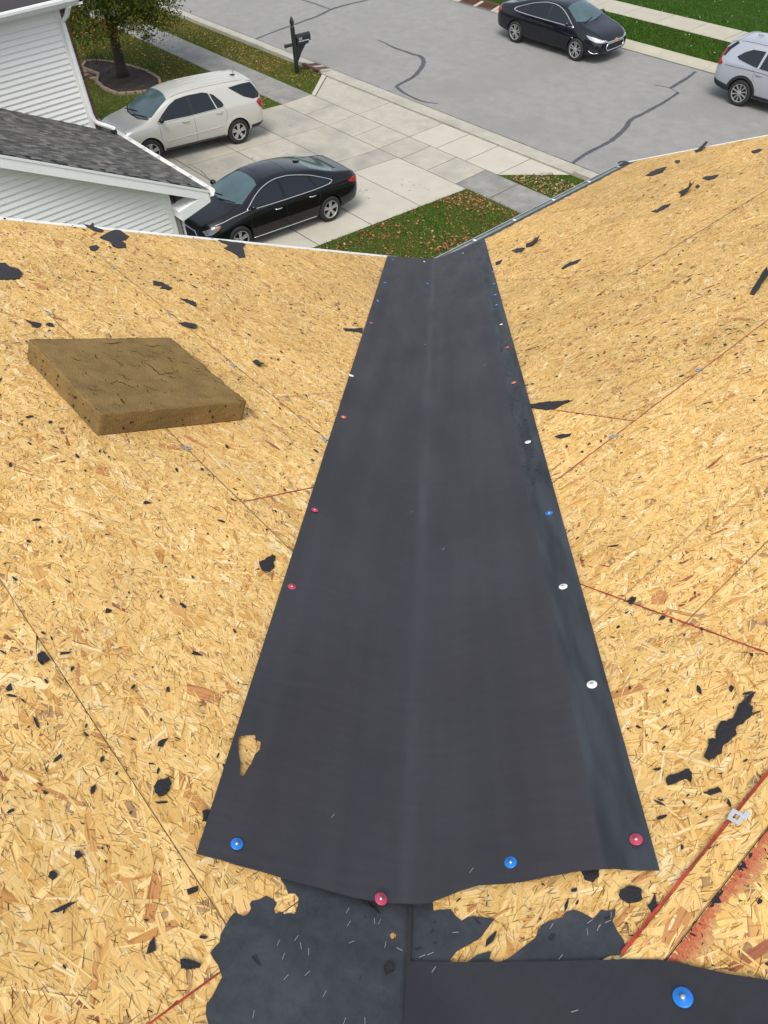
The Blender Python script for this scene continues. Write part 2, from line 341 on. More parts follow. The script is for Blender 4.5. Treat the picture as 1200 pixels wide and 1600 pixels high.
def patch2d(outline, step, holes=()):
    """triangulated flat patch with inner grid points: returns points, triangles"""
    rings = [dense(outline, step)] + [dense(h, step) for h in holes]
    pts = []; ed = []
    for r in rings:
        k = len(pts); pts += r; ed += [(k + i, k + (i + 1) % len(r)) for i in range(len(r))]
    xs = [p[0] for p in outline]; ys = [p[1] for p in outline]
    y = min(ys) + step * 0.53
    while y < max(ys):
        x = min(xs) + step * 0.47
        while x < max(xs):
            if inside((x, y), outline) and not any(inside((x, y), h) for h in holes): pts.append((x, y))
            x += step
        y += step
    r = delaunay_2d_cdt([Vector(p) for p in pts], ed, [], 0, 1e-6)
    V = [(v.x, v.y) for v in r[0]]; F = []
    for f in r[2]:
        c = (sum(V[i][0] for i in f) / 3, sum(V[i][1] for i in f) / 3)
        if inside(c, rings[0]) and not any(inside(c, h) for h in rings[1:]):
            a, b, d = (V[i] for i in f)
            F.append(tuple(f) if (b[0] - a[0]) * (d[1] - a[1]) - (b[1] - a[1]) * (d[0] - a[0]) > 0 else tuple(f)[::-1])
    return V, F
def slab_from(V2, F, to3d, thick):
    """flat patch mapped to 3-D by to3d(x, y, h) and given thickness with side walls"""
    top = [to3d(x, y, thick) for x, y in V2]; bot = [to3d(x, y, 0) for x, y in V2]; n = len(V2)
    ec = {}
    for f in F:
        for i in range(3): e = (f[i], f[(i + 1) % 3]); ec[e] = 1
    side = [(a, b, b + n, a + n) for a, b in ec if (b, a) not in ec]
    return top + bot, list(F) + [tuple(i + n for i in f[::-1]) for f in F] + [q[::-1] for q in side]

# ================================================================== SETTING: ground, street, pavements
def build_ground():
    ys = [-400, 2, 5, 8, 11, 14.46, 17.1, 17.16, 26.86, 26.9, 35, 400]
    zs = [ground_z(0), ground_z(2), ground_z(5), ground_z(8), ground_z(11), 0.0, 0.0, -0.2, -0.2, 0.04, 0.06, 0.06]
    xs = [-400, -60, -45, -30, -15, 0, 15, 30, 400]
    V = [(x, y, z) for y, z in zip(ys, zs) for x in xs]; n = len(xs)
    F = [(j * n + i, j * n + i + 1, (j + 1) * n + i + 1, (j + 1) * n + i) for j in range(len(ys) - 1) for i in range(n - 1)]
    o = mesh('ground', V, F, M['lawn']); o.data.materials.append(M['lawn_far'])
    for p in o.data.polygons: p.material_index = 1 if p.center.y > 26 else 0
    return tag(o, kind='structure')
build_ground()
ROAD0, ROAD1 = 17.66, 26.40
road = tag(mesh('road', [(-300, ROAD0 - .3, 0), (300, ROAD0 - .3, 0), (300, ROAD1 + .3, 0), (-300, ROAD1 + .3, 0)], [(0, 1, 2, 3)], M['asphalt']), kind='structure')
def ribbon(name, P, w, z, m, parent, jit=0.0):
    pts = dense([(p[0], p[1]) for p in P], 0.12, False); n = len(pts); V = []
    for i in range(n):
        t = np.array(pts[min(i + 1, n - 1)]) - np.array(pts[max(i - 1, 0)]); t /= np.linalg.norm(t) + 1e-9; nn = np.array([-t[1], t[0]])
        ww = w[0] + (w[1] - w[0]) * math.sin(math.pi * min(1, (i + .5) / n)) ; ww *= 1 + jit * (R_.random() - .5)
        j = nn * jit * 0.05 * (R_.random() - .5)
        for sg in (-.5, .5): q = np.array(pts[i]) + nn * ww * sg + j; V.append((q[0], q[1], z))
    return mesh(name, V, [(2 * i, 2 * i + 2, 2 * i + 3, 2 * i + 1) for i in range(n - 1)], m, parent)
def smooth_path(P, k=5):
    P = [np.array(p, float) for p in P]; out = []
    for i in range(len(P) - 1):
        a, b, c, d = P[max(i - 1, 0)], P[i], P[i + 1], P[min(i + 2, len(P) - 1)]
        for j in range(k):
            t = j / k; out.append(0.5 * (2 * b + (c - a) * t + (2 * a - 5 * b + 4 * c - d) * t * t + (3 * b - a - 3 * c + d) * t ** 3))
    return out + [P[-1]]
CRACKS = [([(399, 61), (430, 49), (458, 39), (480, 31), (497, 25), (517, 15), (540, 8), (573, 0), (620, -14), (680, -30)], (.10, .15)),
          ([(472, 0), (490, 5), (517, 15)], (.07, .10)),
          ([(590, 62.7), (603, 68), (616.7, 75), (632, 80), (645, 85), (655, 87.3), (662, 95), (656.7, 108.3), (643.3, 121.7), (621.7, 133.3), (621.7, 138), (640, 150), (663.3, 159.3), (685, 161.7)], (.05, .16)),
          ([(893, 256), (920, 238), (955, 220), (977, 200), (985, 188), (1008, 176), (1039, 159), (1060, 145)], (.10, .15)),
          ([(1060, 146), (1047, 138), (1024, 133)], (.08, .04)), ([(1047, 138), (1070, 124.5), (1087, 112)], (.10, .14))]
for P, w in CRACKS: ribbon('crack_seal', [on_ground(*q) for q in smooth_path(P, 4)], w, 0.004, M['sealant'], road, 0.35)
ribbon('crack_seal', [(-60, ROAD0 + .02), (60, ROAD0 + .02)], (.05, .06), 0.0045, M['sealant'], road, 0.4)
ribbon('crack_seal', [(-60, ROAD1 - .02), (60, ROAD1 - .02)], (.06, .06), 0.0045, M['sealant'], road, 0.4)

# kerbs: rolled concrete, cast in lengths
def kerb_piece(x0, x1, y_edge, s, top, m, parent):
    """s = +1: back of the kerb lies towards +y"""
    d = 0.56
    prof = [(0, 0.012), (0.26, 0.018), (0.36, top * .55), (0.44, top * .93), (0.50, top), (d, top), (d, -0.25), (0, -0.25)]
    ring = [(x0 + .004, y_edge + s * p[0], p[1]) for p in prof]
    if s > 0: ring = ring[::-1]
    return MB().prism(ring, (x1 - x0 - .008, 0, 0)).build('kerb_section', m, parent)
kerb = tag(empty('kerb', (0, 0, 0)), kind='structure')
DR0, DR1 = -23.3, -12.0        # driveway mouth
def kerb_run(cuts, y_edge, s, skip):
    for a, b in zip(cuts[:-1], cuts[1:]):
        if any(a >= p - .01 and b <= q + .01 for p, q in skip): continue
        top = 0.045 if s < 0 and a >= DR0 - .1 and b <= DR1 + .1 else 0.125
        kerb_piece(a, b, y_edge, s, top, M['conc_far'] if s > 0 else M['conc'], kerb)
near_drain = (-24.35, -23.35); far_drain = (-25.75, -23.75)
cuts = [-60 + 3.05 * i for i in range(11)] + [near_drain[0], near_drain[1], DR0, -20.4, -17.35, -14.3, -12.0] + [-9 + 3.05 * i for i in range(12)]
kerb_run(cuts, ROAD0, -1, [near_drain])
cuts = [-60 + 3.05 * i for i in range(12)] + [far_drain[0], far_drain[1], -21.9, -18.9, -15.85, -13.9, -10.9, -7.8] + [-4.8 + 3.05 * i for i in range(10)]
kerb_run(cuts, ROAD1, 1, [far_drain])

# storm drains set into the kerbs
def storm_drain(x0, x1, y_edge, s, label, mc):
    t = tag(empty('storm_drain', ((x0 + x1) / 2, y_edge, 0)), label, 'storm drain'); ox = (x0 + x1) / 2
    n = 2; w = (x1 - x0) / n
    for i in range(n):
        a = x0 + i * w + .07 - ox; b = a + w - .16
        g = MB()
        for k in range(7):
            u = a + (b - a) * k / 6.6
            g.hexa([(u, s * .03, -.02), (u + .035, s * .03, -.02), (u + .035, s * .55, .05), (u, s * .55, .05), (u, s * .03, .02), (u + .035, s * .03, .02), (u + .035, s * .55, .10), (u, s * .55, .10)])
        g.build('grate', M['rust'], t)
        MB().box((a, min(s * .02, s * .56), -.2), (b, max(s * .02, s * .56), -.04)).build('drain_pit', M['rust'], t)
        MB().hexa([(b, s * .0, -.2), (b + .16, s * .0, -.2), (b + .16, s * .56, -.2), (b, s * .56, -.2), (b, s * .0, .02), (b + .16, s * .0, .02), (b + .16, s * .56, .115), (b, s * .56, .115)]).build('inlet_pier', mc, t)
    MB().box((x0 - ox, min(s * .50, s * .58), .06), (x1 - ox, max(s * .50, s * .58), .13)).build('inlet_hood', M['rust'], t)
storm_drain(*near_drain, ROAD0, -1, 'rusty storm drain in the kerb beside the black mailbox', M['conc'])
storm_drain(*far_drain, ROAD1, 1, 'rusty storm drain in the far kerb behind the black sedan', M['conc_far'])

# paving slabs: each its own piece with a rounded, recessed joint around it
def slab_piece(poly, name, m, parent, top=0.014, gap=0.026, depth=0.10):
    c = (sum(p[0] for p in poly) / len(poly), sum(p[1] for p in poly) / len(poly))
    def ring(ins, dz):
        out = []
        for i, p in enumerate(poly):
            a, b = np.array(poly[i - 1], float), np.array(poly[(i + 1) % len(poly)], float); p = np.array(p, float)
            e1 = (p - a) / np.linalg.norm(p - a); e2 = (b - p) / np.linalg.norm(b - p); n1 = np.array([-e1[1], e1[0]]); n2 = np.array([-e2[1], e2[0]])
            q = p + (n1 + n2) / max(.3, 1 + n1 @ n2) * ins
            out.append((q[0], q[1], ground_z(q[1]) + dz))
        return out
    n = len(poly); V = ring(gap * .5, -depth) + ring(gap * .5, top - .010) + ring(gap * .5 + .010, top)
    F = [tuple(range(2 * n, 3 * n))] + [(k * n + i, k * n + (i + 1) % n, (k + 1) * n + (i + 1) % n, (k + 1) * n + i) for k in (0, 1) for i in range(n)]
    return mesh(name, V, F, m, parent)
def joint_bed(poly, name, parent):
    return mesh(name, [(p[0], p[1], ground_z(p[1]) + .002) for p in poly], [tuple(range(len(poly)))], M['joint'], parent)
SW0, SW1 = 14.47, 15.68
side = tag(empty('sidewalk', (0, 0, 0)), kind='structure')
joint_bed([(-45, SW0), (15, SW0), (15, SW1), (-45, SW1)], 'joint_bed', side)
def rect(x0, x1, y0, y1): return [(x0, y0), (x1, y0), (x1, y1), (x0, y1)]
xs = [-22.02 - 1.22 * i for i in range(18)][::-1]
for a, b in zip(xs[:-1], xs[1:]): slab_piece(rect(a, b, SW0, SW1), 'paving_slab', M['conc_old'], side)
xs = [-22.02, -20.78, -19.56, -18.34, -17.13, -16.17, -15.08, -13.92]
for a, b in zip(xs[:-1], xs[1:]): slab_piece(rect(a, b, SW0, SW1), 'paving_slab', R_.choice((M['conc'], M['conc_mid'])), side)
xs = [-13.92 + 1.22 * i for i in range(20)]
for a, b in zip(xs[:-1], xs[1:]): slab_piece(rect(a, b, SW0, SW1), 'paving_slab', M['conc_old'], side)
drive = tag(empty('driveway', (0, 0, 0)), kind='structure')
joint_bed([(-22.02, 5.9), (-13.5, 5.9), (-13.5, SW0 - .01), (-22.02, SW0 - .01)], 'joint_bed', drive)
joint_bed([(-22.0, SW1 + .01), (-13.5, SW1 + .01), (-12.06, 17.09), (-23.25, 17.09)], 'joint_bed', drive)
rows = [5.95, 7.74, 9.42, 11.1, 12.78, SW0]
for y0, y1 in zip(rows[:-1], rows[1:]):
    cs = [-22.02, -19.6, -17.13, -13.5] if y1 != SW0 else [-22.02, -19.6, -17.13, -16.3, -13.5]
    for a, b in zip(cs[:-1], cs[1:]): slab_piece(rect(a, b, y0, y1), 'concrete_slab', M['conc_new'] if b == -13.5 else R_.choice((M['conc'], M['conc_mid'], M['conc'])), drive)
Y0, Y1 = SW1, 17.09
slab_piece([(-21.78, Y0), (-19.56, Y0), (-19.56, Y1), (-22.95, Y1)], 'concrete_slab', M['conc'], drive)
slab_piece([(-22.0, Y0), (-21.78, Y0), (-22.95, Y1), (-23.22, Y1)], 'concrete_slab', M['conc_new'], drive, top=.03)
for a, b, q in ((-19.56, -17.1, 'conc'), (-17.1, -15.95, 'conc_new'), (-15.95, -14.75, 'conc_new')): slab_piece(rect(a, b, Y0, Y1), 'concrete_slab', M[q], drive)
slab_piece([(-14.75, Y0), (-13.5, Y0), (-13.5, Y1), (-14.75, Y1)], 'concrete_slab', M['conc_new'], drive)
slab_piece([(-13.5, Y0 + .02), (-13.46, Y0 + .02), (-12.06, Y1), (-13.5, Y1)], 'concrete_slab', M['conc_new'], drive)
# faint old crack across the slab by the silver car
ck = ribbon('crack', [on_drive(*q)[:2] for q in ((294, 257), (312, 266), (322, 276), (330, 283))], (.012, .02), 0, M['joint'], drive, .6)
for v in ck.data.vertices: v.co.z = ground_z(v.co.y) + .016
def stain(x, y, rx, ry, m):
    n = 26; ring = []
    for i in range(n):
        a = 2 * math.pi * i / n; k = R_.uniform(.6, 1.1); px_, py_ = x + rx * k * math.cos(a), y + ry * k * math.sin(a); ring.append((px_, py_, ground_z(py_) + .0155))
    return mesh('oil_stain', ring, [tuple(range(n))], m, drive)
for x, y in ((-18.4, 11.9), (-15.2, 12.2), (-20.6, 13.6), (-18.8, 10.5), (-14.6, 13.3)):
    for _ in range(9): stain(x + R_.gauss(0, .22), y + R_.gauss(0, .3), R_.uniform(.012, .05), R_.uniform(.012, .06), M['conc_old'])
farw = tag(empty('far_sidewalk', (0, 0, 0)), kind='structure')
FW0, FW1 = 29.35, 30.75
joint_bed([(-60, FW0), (40, FW0), (40, FW1), (-60, FW1)], 'joint_bed', farw)
for v in farw.children[0].data.vertices: v.co.z = 0.05
xs = [-60 + 1.5 * i for i in range(60)]
for a, b in zip(xs[:-1], xs[1:]): slab_piece(rect(a, b, FW0, FW1), 'paving_slab', M['conc_far'], farw, top=.065)

# ================================================================== GRASS and fallen leaves
def in_any(p, polys): return any(inside(p, q) for q in polys)
LAWN_NEAR = [(-13.46, 3.5), (-3, 3.5), (-3, 14.42), (-13.46, 14.42)]
LAWN_NEAR2 = [(-13.3, 15.74), (-4, 15.74), (-4, 17.06), (-12.0, 17.06)]
LAWN_NEIGH = [(-45, 5.5), (-22.1, 5.5), (-22.1, 14.42), (-45, 14.42)]
LAWN_NEIGH2 = [(-45, 15.74), (-22.05, 15.74), (-23.3, 17.06), (-45, 17.06)]
LAWN_FAR = [(-45, 27.05), (0, 27.05), (0, 29.3), (-45, 29.3)]
LAWN_FAR2 = [(-40, 30.8), (0, 30.8), (0, 39), (-40, 39)]
BED = [on_drive(*q)[:2] for q in ((128, 108), (135, 98), (152, 97), (180, 100), (206, 106), (228, 113), (249, 125), (252, 136), (235, 145), (212, 147), (184, 149), (163, 140), (152, 130), (155, 118), (140, 112))]
BED = [tuple(p) for p in BED]
def scatter(poly, n):
    xs = [p[0] for p in poly]; ys = [p[1] for p in poly]; out = []
    while len(out) < n:
        P = RNG.uniform((min(xs), min(ys)), (max(xs), max(ys)), (n * 2, 2))
        out += [tuple(p) for p in P if inside(p, poly) and not inside(p, BED)]
    return np.array(out[:n])
def lowfreq(P, k):   # smooth patchiness in the turf
    return 0.5 + 0.25 * (np.sin(P[:, 0] * k + 1.3 * np.sin(P[:, 1] * k * .7)) + np.sin(P[:, 1] * k * 1.3 + 2.1 * np.sin(P[:, 0] * k * .5)))
def grass(name, poly, n, h, w, c0, c1, c2, label):
    P = scatter(poly, n); z = np.array([ground_z(y) if y < 20 else 0.05 for y in P[:, 1]])
    ang = RNG.uniform(0, 2 * np.pi, n); hh = h * RNG.uniform(.5, 1.3, n); ww = w * RNG.uniform(.6, 1.3, n)
    lean = RNG.normal(0, .6, (n, 2)) * hh[:, None]
    dx = np.c_[np.cos(ang), np.sin(ang)] * ww[:, None] / 2
    V = np.zeros((n, 3, 3)); V[:, 0, :2] = P - dx; V[:, 1, :2] = P + dx; V[:, 2, :2] = P + lean; V[:, :2, 2] = (z - .005)[:, None]; V[:, 2, 2] = z + hh
    k = np.clip(lowfreq(P, 1.1) + RNG.normal(0, .18, n), 0, 1)[:, None]; C = np.array(c0) * (1 - k) + np.array(c1) * k
    dry = RNG.random(n) < .12; C[dry] = np.array(c2); C *= RNG.uniform(.6, 1.35, n)[:, None]
    o = numpy_mesh(name, V.reshape(-1, 3), 3, M['blade'], None, np.repeat(C, 3, 0))
    return tag(o, label, 'grass', kind='stuff')
G0, G1, G2 = (.060, .135, .016), (.125, .140, .034), (.26, .21, .09)
F0, F1 = (.044, .110, .010), (.060, .112, .013)
grass('lawn_grass', [(-13.5, 7.5), (-7, 7.5), (-7, 14.5), (-13.5, 14.5)], 60000, .055, .018, G0, G1, G2, 'short green lawn with scattered dry blades below the bare roof')
grass('verge_grass', LAWN_NEAR2, 12000, .06, .02, G0, G1, G2, 'ragged green verge between the pale driveway and the street')
grass('neighbour_grass', [(-40, 7), (-22.1, 7), (-22.1, 14.5), (-40, 14.5)], 50000, .05, .028, (.120, .145, .024), (.225, .200, .056), G2, 'yellow green lawn around the tree bed beyond the driveway')
grass('street_verge_grass', LAWN_NEIGH2, 30000, .05, .026, (.100, .150, .022), (.225, .190, .060), (.27, .18, .08), 'browning grass verge behind the black mailbox')
grass('far_verge_grass', LAWN_FAR, 40000, .05, .035, F0, F1, (.10, .12, .04), 'green verge between the far kerb and far pavement')
grass('far_lawn_grass', LAWN_FAR2, 60000, .05, .045, F0, (.058, .110, .013), (.07, .12, .03), 'even green lawn beyond the far pavement')
def leaves(name, pts, size, label, pal):
    n = len(pts); V = np.zeros((n, 4, 3)); C = np.zeros((n, 3))
    for i, (x, y) in enumerate(pts):
        s = size * R_.uniform(.6, 1.3); a = R_.uniform(0, 6.28); z = (ground_z(y) if y < 20 else .05) + R_.uniform(.02, .05)
        if R_.random() < .02: z += .0
        e1 = np.array([math.cos(a), math.sin(a), R_.uniform(-.4, .4)]) * s; e2 = np.array([-math.sin(a), math.cos(a), R_.uniform(-.4, .4)]) * s * .7; c = np.array([x, y, z])
        V[i] = [c - e1, c - e2 * .9, c + e1, c + e2]; C[i] = np.array(R_.choice(pal)) * R_.uniform(.6, 1.3)
    o = numpy_mesh(name, V.reshape(-1, 3), 4, M['leaf'], None, np.repeat(C, 4, 0)); return tag(o, label, 'leaves', kind='stuff')
PAL = [(.36, .15, .075), (.42, .20, .11), (.30, .10, .05), (.40, .24, .14), (.22, .09, .05)]
# drifts: leaves lie thicker in places
P = scatter([(-13.4, 8.5), (-8.5, 8.5), (-8.5, 14.4), (-13.4, 14.4)], 7000); k = RNG.random(7000) < np.clip((lowfreq(P, 1.7) - .30) * 1.3, .16, .95)
leaves('fallen_leaves', [tuple(p) for p in P[k & (RNG.random(7000) < .95)]], .037, 'orange brown leaves scattered over the lawn below the roof', PAL)
leaves('verge_leaves', [tuple(p) for p in scatter([(-13.2, 15.7), (-11.0, 15.7), (-11, 16.6), (-12.6, 16.8)], 420)], .035, 'tan leaves lying on the small verge past the pavement', [(.36, .25, .13), (.33, .17, .08), (.40, .30, .17)])
leaves('street_verge_leaves', [tuple(p) for p in scatter([(-34, 15.8), (-22.8, 15.8), (-23.3, 17), (-34, 17)], 900)], .04, 'brown leaves along the verge before the mailbox', [(.34, .19, .08), (.32, .24, .10), (.25, .13, .06)])
leaves('lawn_leaves', [tuple(p) for p in scatter([(-35, 11), (-22.3, 11), (-22.3, 14.4), (-35, 14.4)], 700)], .045, 'yellow leaves lying around the tree bed', [(.42, .30, .07), (.36, .22, .07), (.40, .18, .06)])
leaves('clover_flowers', [tuple(p) for p in scatter([(-20, 27.2), (-11, 27.2), (-11, 36), (-20, 36)], 130)], .03, 'tiny pale specks in the far green lawn', [(.5, .52, .36), (.42, .46, .26)])

# ================================================================== OUR HOUSE: walls, bare sheathing, valley
house = tag(empty('house', (CO[0], CO[1], ground_z(2))), 'house with bare tan strand board roof stripped of its shingles', 'house')
HW = Matrix.Translation(house.location)
def under(o, parent=None):      # keep world-space vertex data while parenting to the house
    o.parent = parent or house
    o.matrix_parent_inverse = (house.matrix_world if parent is None else Matrix()).inverted()
    return o
bpy.context.view_layer.update()
HL = np.array(house.location)
def hmesh(name, V, F, m, parent=None, smooth=False):    # vertices in world space, stored relative to the house
    V = np.array(V, float) - HL
    return mesh(name, V, F, m, parent or house, smooth)
def hb(mb, name, m, parent=None, smooth=False): return hmesh(name, mb.v, mb.f, m, parent, smooth)
# walls
gz = ground_z(2); wx = -4.20
hb(MB().prism([(wx, -6, gz - .2), (wx, -6, 7.9), (wx, 3.9, 5.78), (wx, 7.0, 5.48), (wx, 7.0, ground_z(7) - .2)], (.15, 0, 0)), 'wall', M['siding'])
hb(MB().prism([(wx + .16, 7.0, .3), (wx + .16, 7.0, 5.45), (.3, 7.0, 7.55), (4.4, 7.0, 5.5), (4.4, 7.0, .3)], (0, -.15, 0)), 'wall', M['siding'])
hb(MB().prism([(4.4, 6.84, .3), (4.4, 6.84, 5.45), (4.4, -6, 5.45), (4.4, -6, .3)], (-.15, 0, 0)), 'wall', M['siding'])

OSB_TAN = np.array([(.66, .455, .160), (.69, .50, .195), (.61, .405, .132), (.71, .535, .225), (.64, .425, .145), (.55, .335, .105), (.74, .59, .30), (.49, .265, .085), (.28, .11, .055), (.66, .47, .185)]) * np.array([1.0, .955, .99])
OSB_P = np.array([.19, .18, .14, .12, .14, .06, .05, .02, .006, .094]); OSB_P = OSB_P / OSB_P.sum()
def strands(u0, u1, v0, v1, n, L, Wd, keep, tone, cols=None, probs=None, spread=.42, h0=.0004, h1=.0022):
    """strand quads in panel coordinates: returns corner (n,4,3) as u, v, height, colours, fibre coordinates"""
    cu = RNG.uniform(u0, u1, n); cv = RNG.uniform(v0, v1, n); k = keep(cu, cv); cu, cv = cu[k], cv[k]; n = len(cu)
    a = RNG.normal(0, spread, n); ln = RNG.uniform(*L, n) / 2; w = RNG.uniform(Wd[0], Wd[1], n) * RNG.uniform(.5, 1, n) / 2
    ca, sa = np.cos(a), np.sin(a); h = RNG.uniform(h0, h1, n)
    Q = np.zeros((n, 6, 3)); S = np.zeros((n, 6, 3)); seed = RNG.uniform(0, 50, n)
    for j, (eu, ev) in enumerate(((-1, -.6), (-.1, -1), (1, -.7), (.88, .75), (.1, 1), (-.9, .8))):
        du = ln * (eu + RNG.normal(0, .08, n)); dv = w * (ev * RNG.uniform(.75, 1.15, n))
        Q[:, j, 0] = cu + du * ca - dv * sa; Q[:, j, 1] = cv + du * sa + dv * ca; Q[:, j, 2] = h
        S[:, j, 0] = du + seed; S[:, j, 1] = dv + seed * .37; S[:, j, 2] = seed
    Q[:, :, 0] = np.clip(Q[:, :, 0], u0 + .0004, u1 - .0004); Q[:, :, 1] = np.clip(Q[:, :, 1], v0 + .0004, v1 - .0004)
    cols = OSB_TAN if cols is None else cols; pr = OSB_P if probs is None else probs
    C = cols[RNG.choice(len(cols), n, p=pr)] * RNG.uniform(.92, 1.06, (n, 1)) * tone * (1 + .075 * np.sin(cu * 5.1 + 2 * np.sin(cv * 3.3)) * np.sin(cv * 6.7 + 1.7 * np.sin(cu * 2.9)))[:, None]
    return Q, C, S
CRK = np.array([(.070, .040, .020), (.20, .10, .035), (.36, .21, .072), (.80, .68, .42)])
BRN = np.array([(.51, .29, .100), (.46, .225, .085), (.56, .35, .115)]); PALE = np.array([(.74, .57, .29), (.71, .55, .30)])
def panel(poly, uv, keep, to3, lift=0.0, dens=1.0, swap=False):
    """one sheathing board: a sawn slab with its pressed strands lying in it"""
    (u0, u1), (v0, v1) = uv
    V = [to3(np.array([p[0]]), np.array([p[1]]), np.array([-.011 + lift]))[0] for p in poly] + [to3(np.array([p[0]]), np.array([p[1]]), np.array([lift]))[0] for p in poly]
    n = len(poly); A = sum(poly[i][0] * poly[(i + 1) % n][1] - poly[(i + 1) % n][0] * poly[i][1] for i in range(n)) / 2
    F = [tuple(range(n - 1, -1, -1)), tuple(range(n, 2 * n))] + [(i, (i + 1) % n, n + (i + 1) % n, n + i) for i in range(n)]
    if A < 0: F = [f[::-1] for f in F]
    o = hmesh('sheathing_panel', V, F, M['osb_edge'])
    area = (u1 - u0) * (v1 - v0); tone = R_.uniform(.93, 1.05); Qs, Cs, Ss = [], [], []
    for (n_, L, Wd, c, p, sp, h0, h1) in ((1500, (.06, .16), (.014, .048), None, None, .50, .0003, .0012), (1500, (.03, .11), (.006, .022), None, None, .7, .0008, .0017), (1700, (.012, .06), (.0015, .007), None, None, .8, .0014, .0020),
                                        (4800, (.004, .026), (.0009, .0018), CRK, [.20, .40, .34, .06], .8, .0019, .0023), (22, (.05, .13), (.012, .05), BRN, [.5, .3, .2], .6, .0012, .0018), (7, (.05, .14), (.012, .05), PALE, [.6, .4], .6, .0012, .0016)):
        Q, C, S = strands(u0, u1, v0, v1, int(area * n_ * dens), L, Wd, keep, tone, c, None if p is None else np.array(p), sp, h0, h1); Qs.append(Q); Cs.append(C); Ss.append(S)
    Q = np.concatenate(Qs); C = np.concatenate(Cs); S = np.concatenate(Ss); m = len(Q)
    P = to3(Q[:, :, 0].ravel(), Q[:, :, 1].ravel(), Q[:, :, 2].ravel() + lift) - HL
    numpy_mesh('wood_strands', P, 6, M['osb'], o, np.repeat(C, 6, 0), S.reshape(-1, 3))['kind'] = 'stuff'
    return o
def L3(a, t, h): return CO + np.stack([a, -t / KL, SL_ * t / KL], -1) + NL * h[:, None]
def R3(b, t, h): return CO + np.stack([t / KR, b, SR_ * t / KR], -1) + NR * h[:, None]
VAL_L = SL_ / SR_ / KL      # a on the valley = VAL_L * t
VAL_R = SR_ / SL_ / KR      # b on the valley = -VAL_R * t
LROWS = [(0, 1.05, []), (1.05, 2.27, []), (2.27, 3.493, [2.19]), (3.493, 4.117, [2.85]), (4.117, 4.93, [1.605, 4.04]), (4.93, 6.15, [1.62, 4.06]), (6.15, 7.3, [2.8])]
G_ = .0008
for t0, t1, js in LROWS:
    cs = [0.0] + js + [VAL_L * t1 + .01]
    for a0, a1 in zip(cs[:-1], cs[1:]):
        poly = clip_poly([(a0 + G_, t0 + G_), (a1 - G_, t0 + G_), (a1 - G_, t1 - G_), (a0 + G_, t1 - G_)], 1, -VAL_L, 0.004)
        if len(poly) >= 3: panel(poly, ((a0 + G_, a1 - G_), (t0 + G_, t1 - G_)), lambda a, t: a < VAL_L * t + .0, L3, dens=1.0 if t0 < 5 else .5)
RL = 2.945
RROWS = [(0.10, 1.366, [1.2]), (1.366, 2.585, [-.6, 1.84]), (2.585, 3.805, [-2.265, .175, 2.6]), (3.805, 4.992, [-3.18, -.74, 1.7]), (4.992, 5.047, [-3.99, -1.9, .54]), (5.047, 6.27, [-2.6, -.1]), (6.27, 7.3, [-3, 0])]
for t0, t1, js in RROWS:
    cs = [-VAL_R * t1 - .01] + js + [RL]
    for b0, b1 in zip(cs[:-1], cs[1:]):
        poly = clip_poly([(b0 + G_, t0 + G_), (b1 - G_, t0 + G_), (b1 - G_, t1 - G_), (b0 + G_, t1 - G_)], -1, -VAL_R, 0.004)
        if len(poly) >= 3: panel(poly, ((b0 + G_, b1 - G_), (t0 + G_, t1 - G_)), lambda b, t: b > -VAL_R * t, R3, lift=.006 if t0 == 4.992 and b0 > -4.05 else 0, dens=1.0 if t0 < 5.3 else .5)
# added dark sheets under the deck, standing in for shade in the joints
hmesh('joint_shade_sheet', [lpt(0, 0, -.02), lpt(0, 7.3, -.02), lpt(VAL_L * 7.3, 7.3, -.02)], [(0, 2, 1)], M['joint_shade'])
hmesh('joint_shade_sheet', [rpt(.06, 0, -.02), rpt(.06, RL, -.02), rpt(7.3, RL, -.02), rpt(7.3, -VAL_R * 7.3, -.02)], [(0, 3, 2, 1)], M['joint_shade'])

# factory-painted board edges (red) and struck lines along some joints
def edge_line(p, q, f3, w, m, name, h=.0035, jit=.5):
    P = dense([p, q], .03, False); t = np.array(q) - np.array(p); t = t / np.linalg.norm(t); nn = np.array([-t[1], t[0]]); V = []
    for i, c in enumerate(P):
        ww = w * (1 + jit * (R_.random() - .5)); c = np.array(c) + nn * w * jit * .4 * (R_.random() - .5)
        for sg in (-.5, .5): e = c + nn * ww * sg; V.append(f3(e[0], e[1], h))
    return hmesh(name, V, [(2 * i, 2 * i + 2, 2 * i + 3, 2 * i + 1) for i in range(len(P) - 1)], m)
def l3(a, t, h): return lpt(a, t, h)
def r3(b, t, h): return rpt(t, b, h)
edge_line((-3.955, 4.990), (-1.2, 4.990), r3, .0056, M['red_paint'], 'painted_edge', h=.0085, jit=.5)
edge_line((-3.3, 3.805), (-.6, 3.805), r3, .0035, M['red_paint'], 'painted_edge')
edge_line((-3.181, 3.85), (-3.181, 4.985), r3, .0045, M['red_paint'], 'painted_edge')
edge_line((-2.266, 3.1), (-2.266, 3.80), r3, .004, M['red_paint'], 'painted_edge', jit=.9)
edge_line((4.061, 4.99), (4.061, 5.4), l3, .0036, M['red_paint'], 'painted_edge')
edge_line((2.851, 3.53), (2.851, 4.11), l3, .004, M['red_paint'], 'painted_edge', jit=.9)
edge_line((1.3, 4.118), (3.6, 4.118), l3, .0019, M['chalk'], 'struck_line')
edge_line((.3, 3.494), (3.1, 3.494), l3, .0019, M['chalk'], 'struck_line')
edge_line((-3.3, 4.415), (-2.75, 4.415), r3, .0028, M['osb_edge'], 'struck_line')
edge_line((-3.2, 4.615), (-2.5, 4.615), r3, .0025, M['chalk'], 'struck_line')
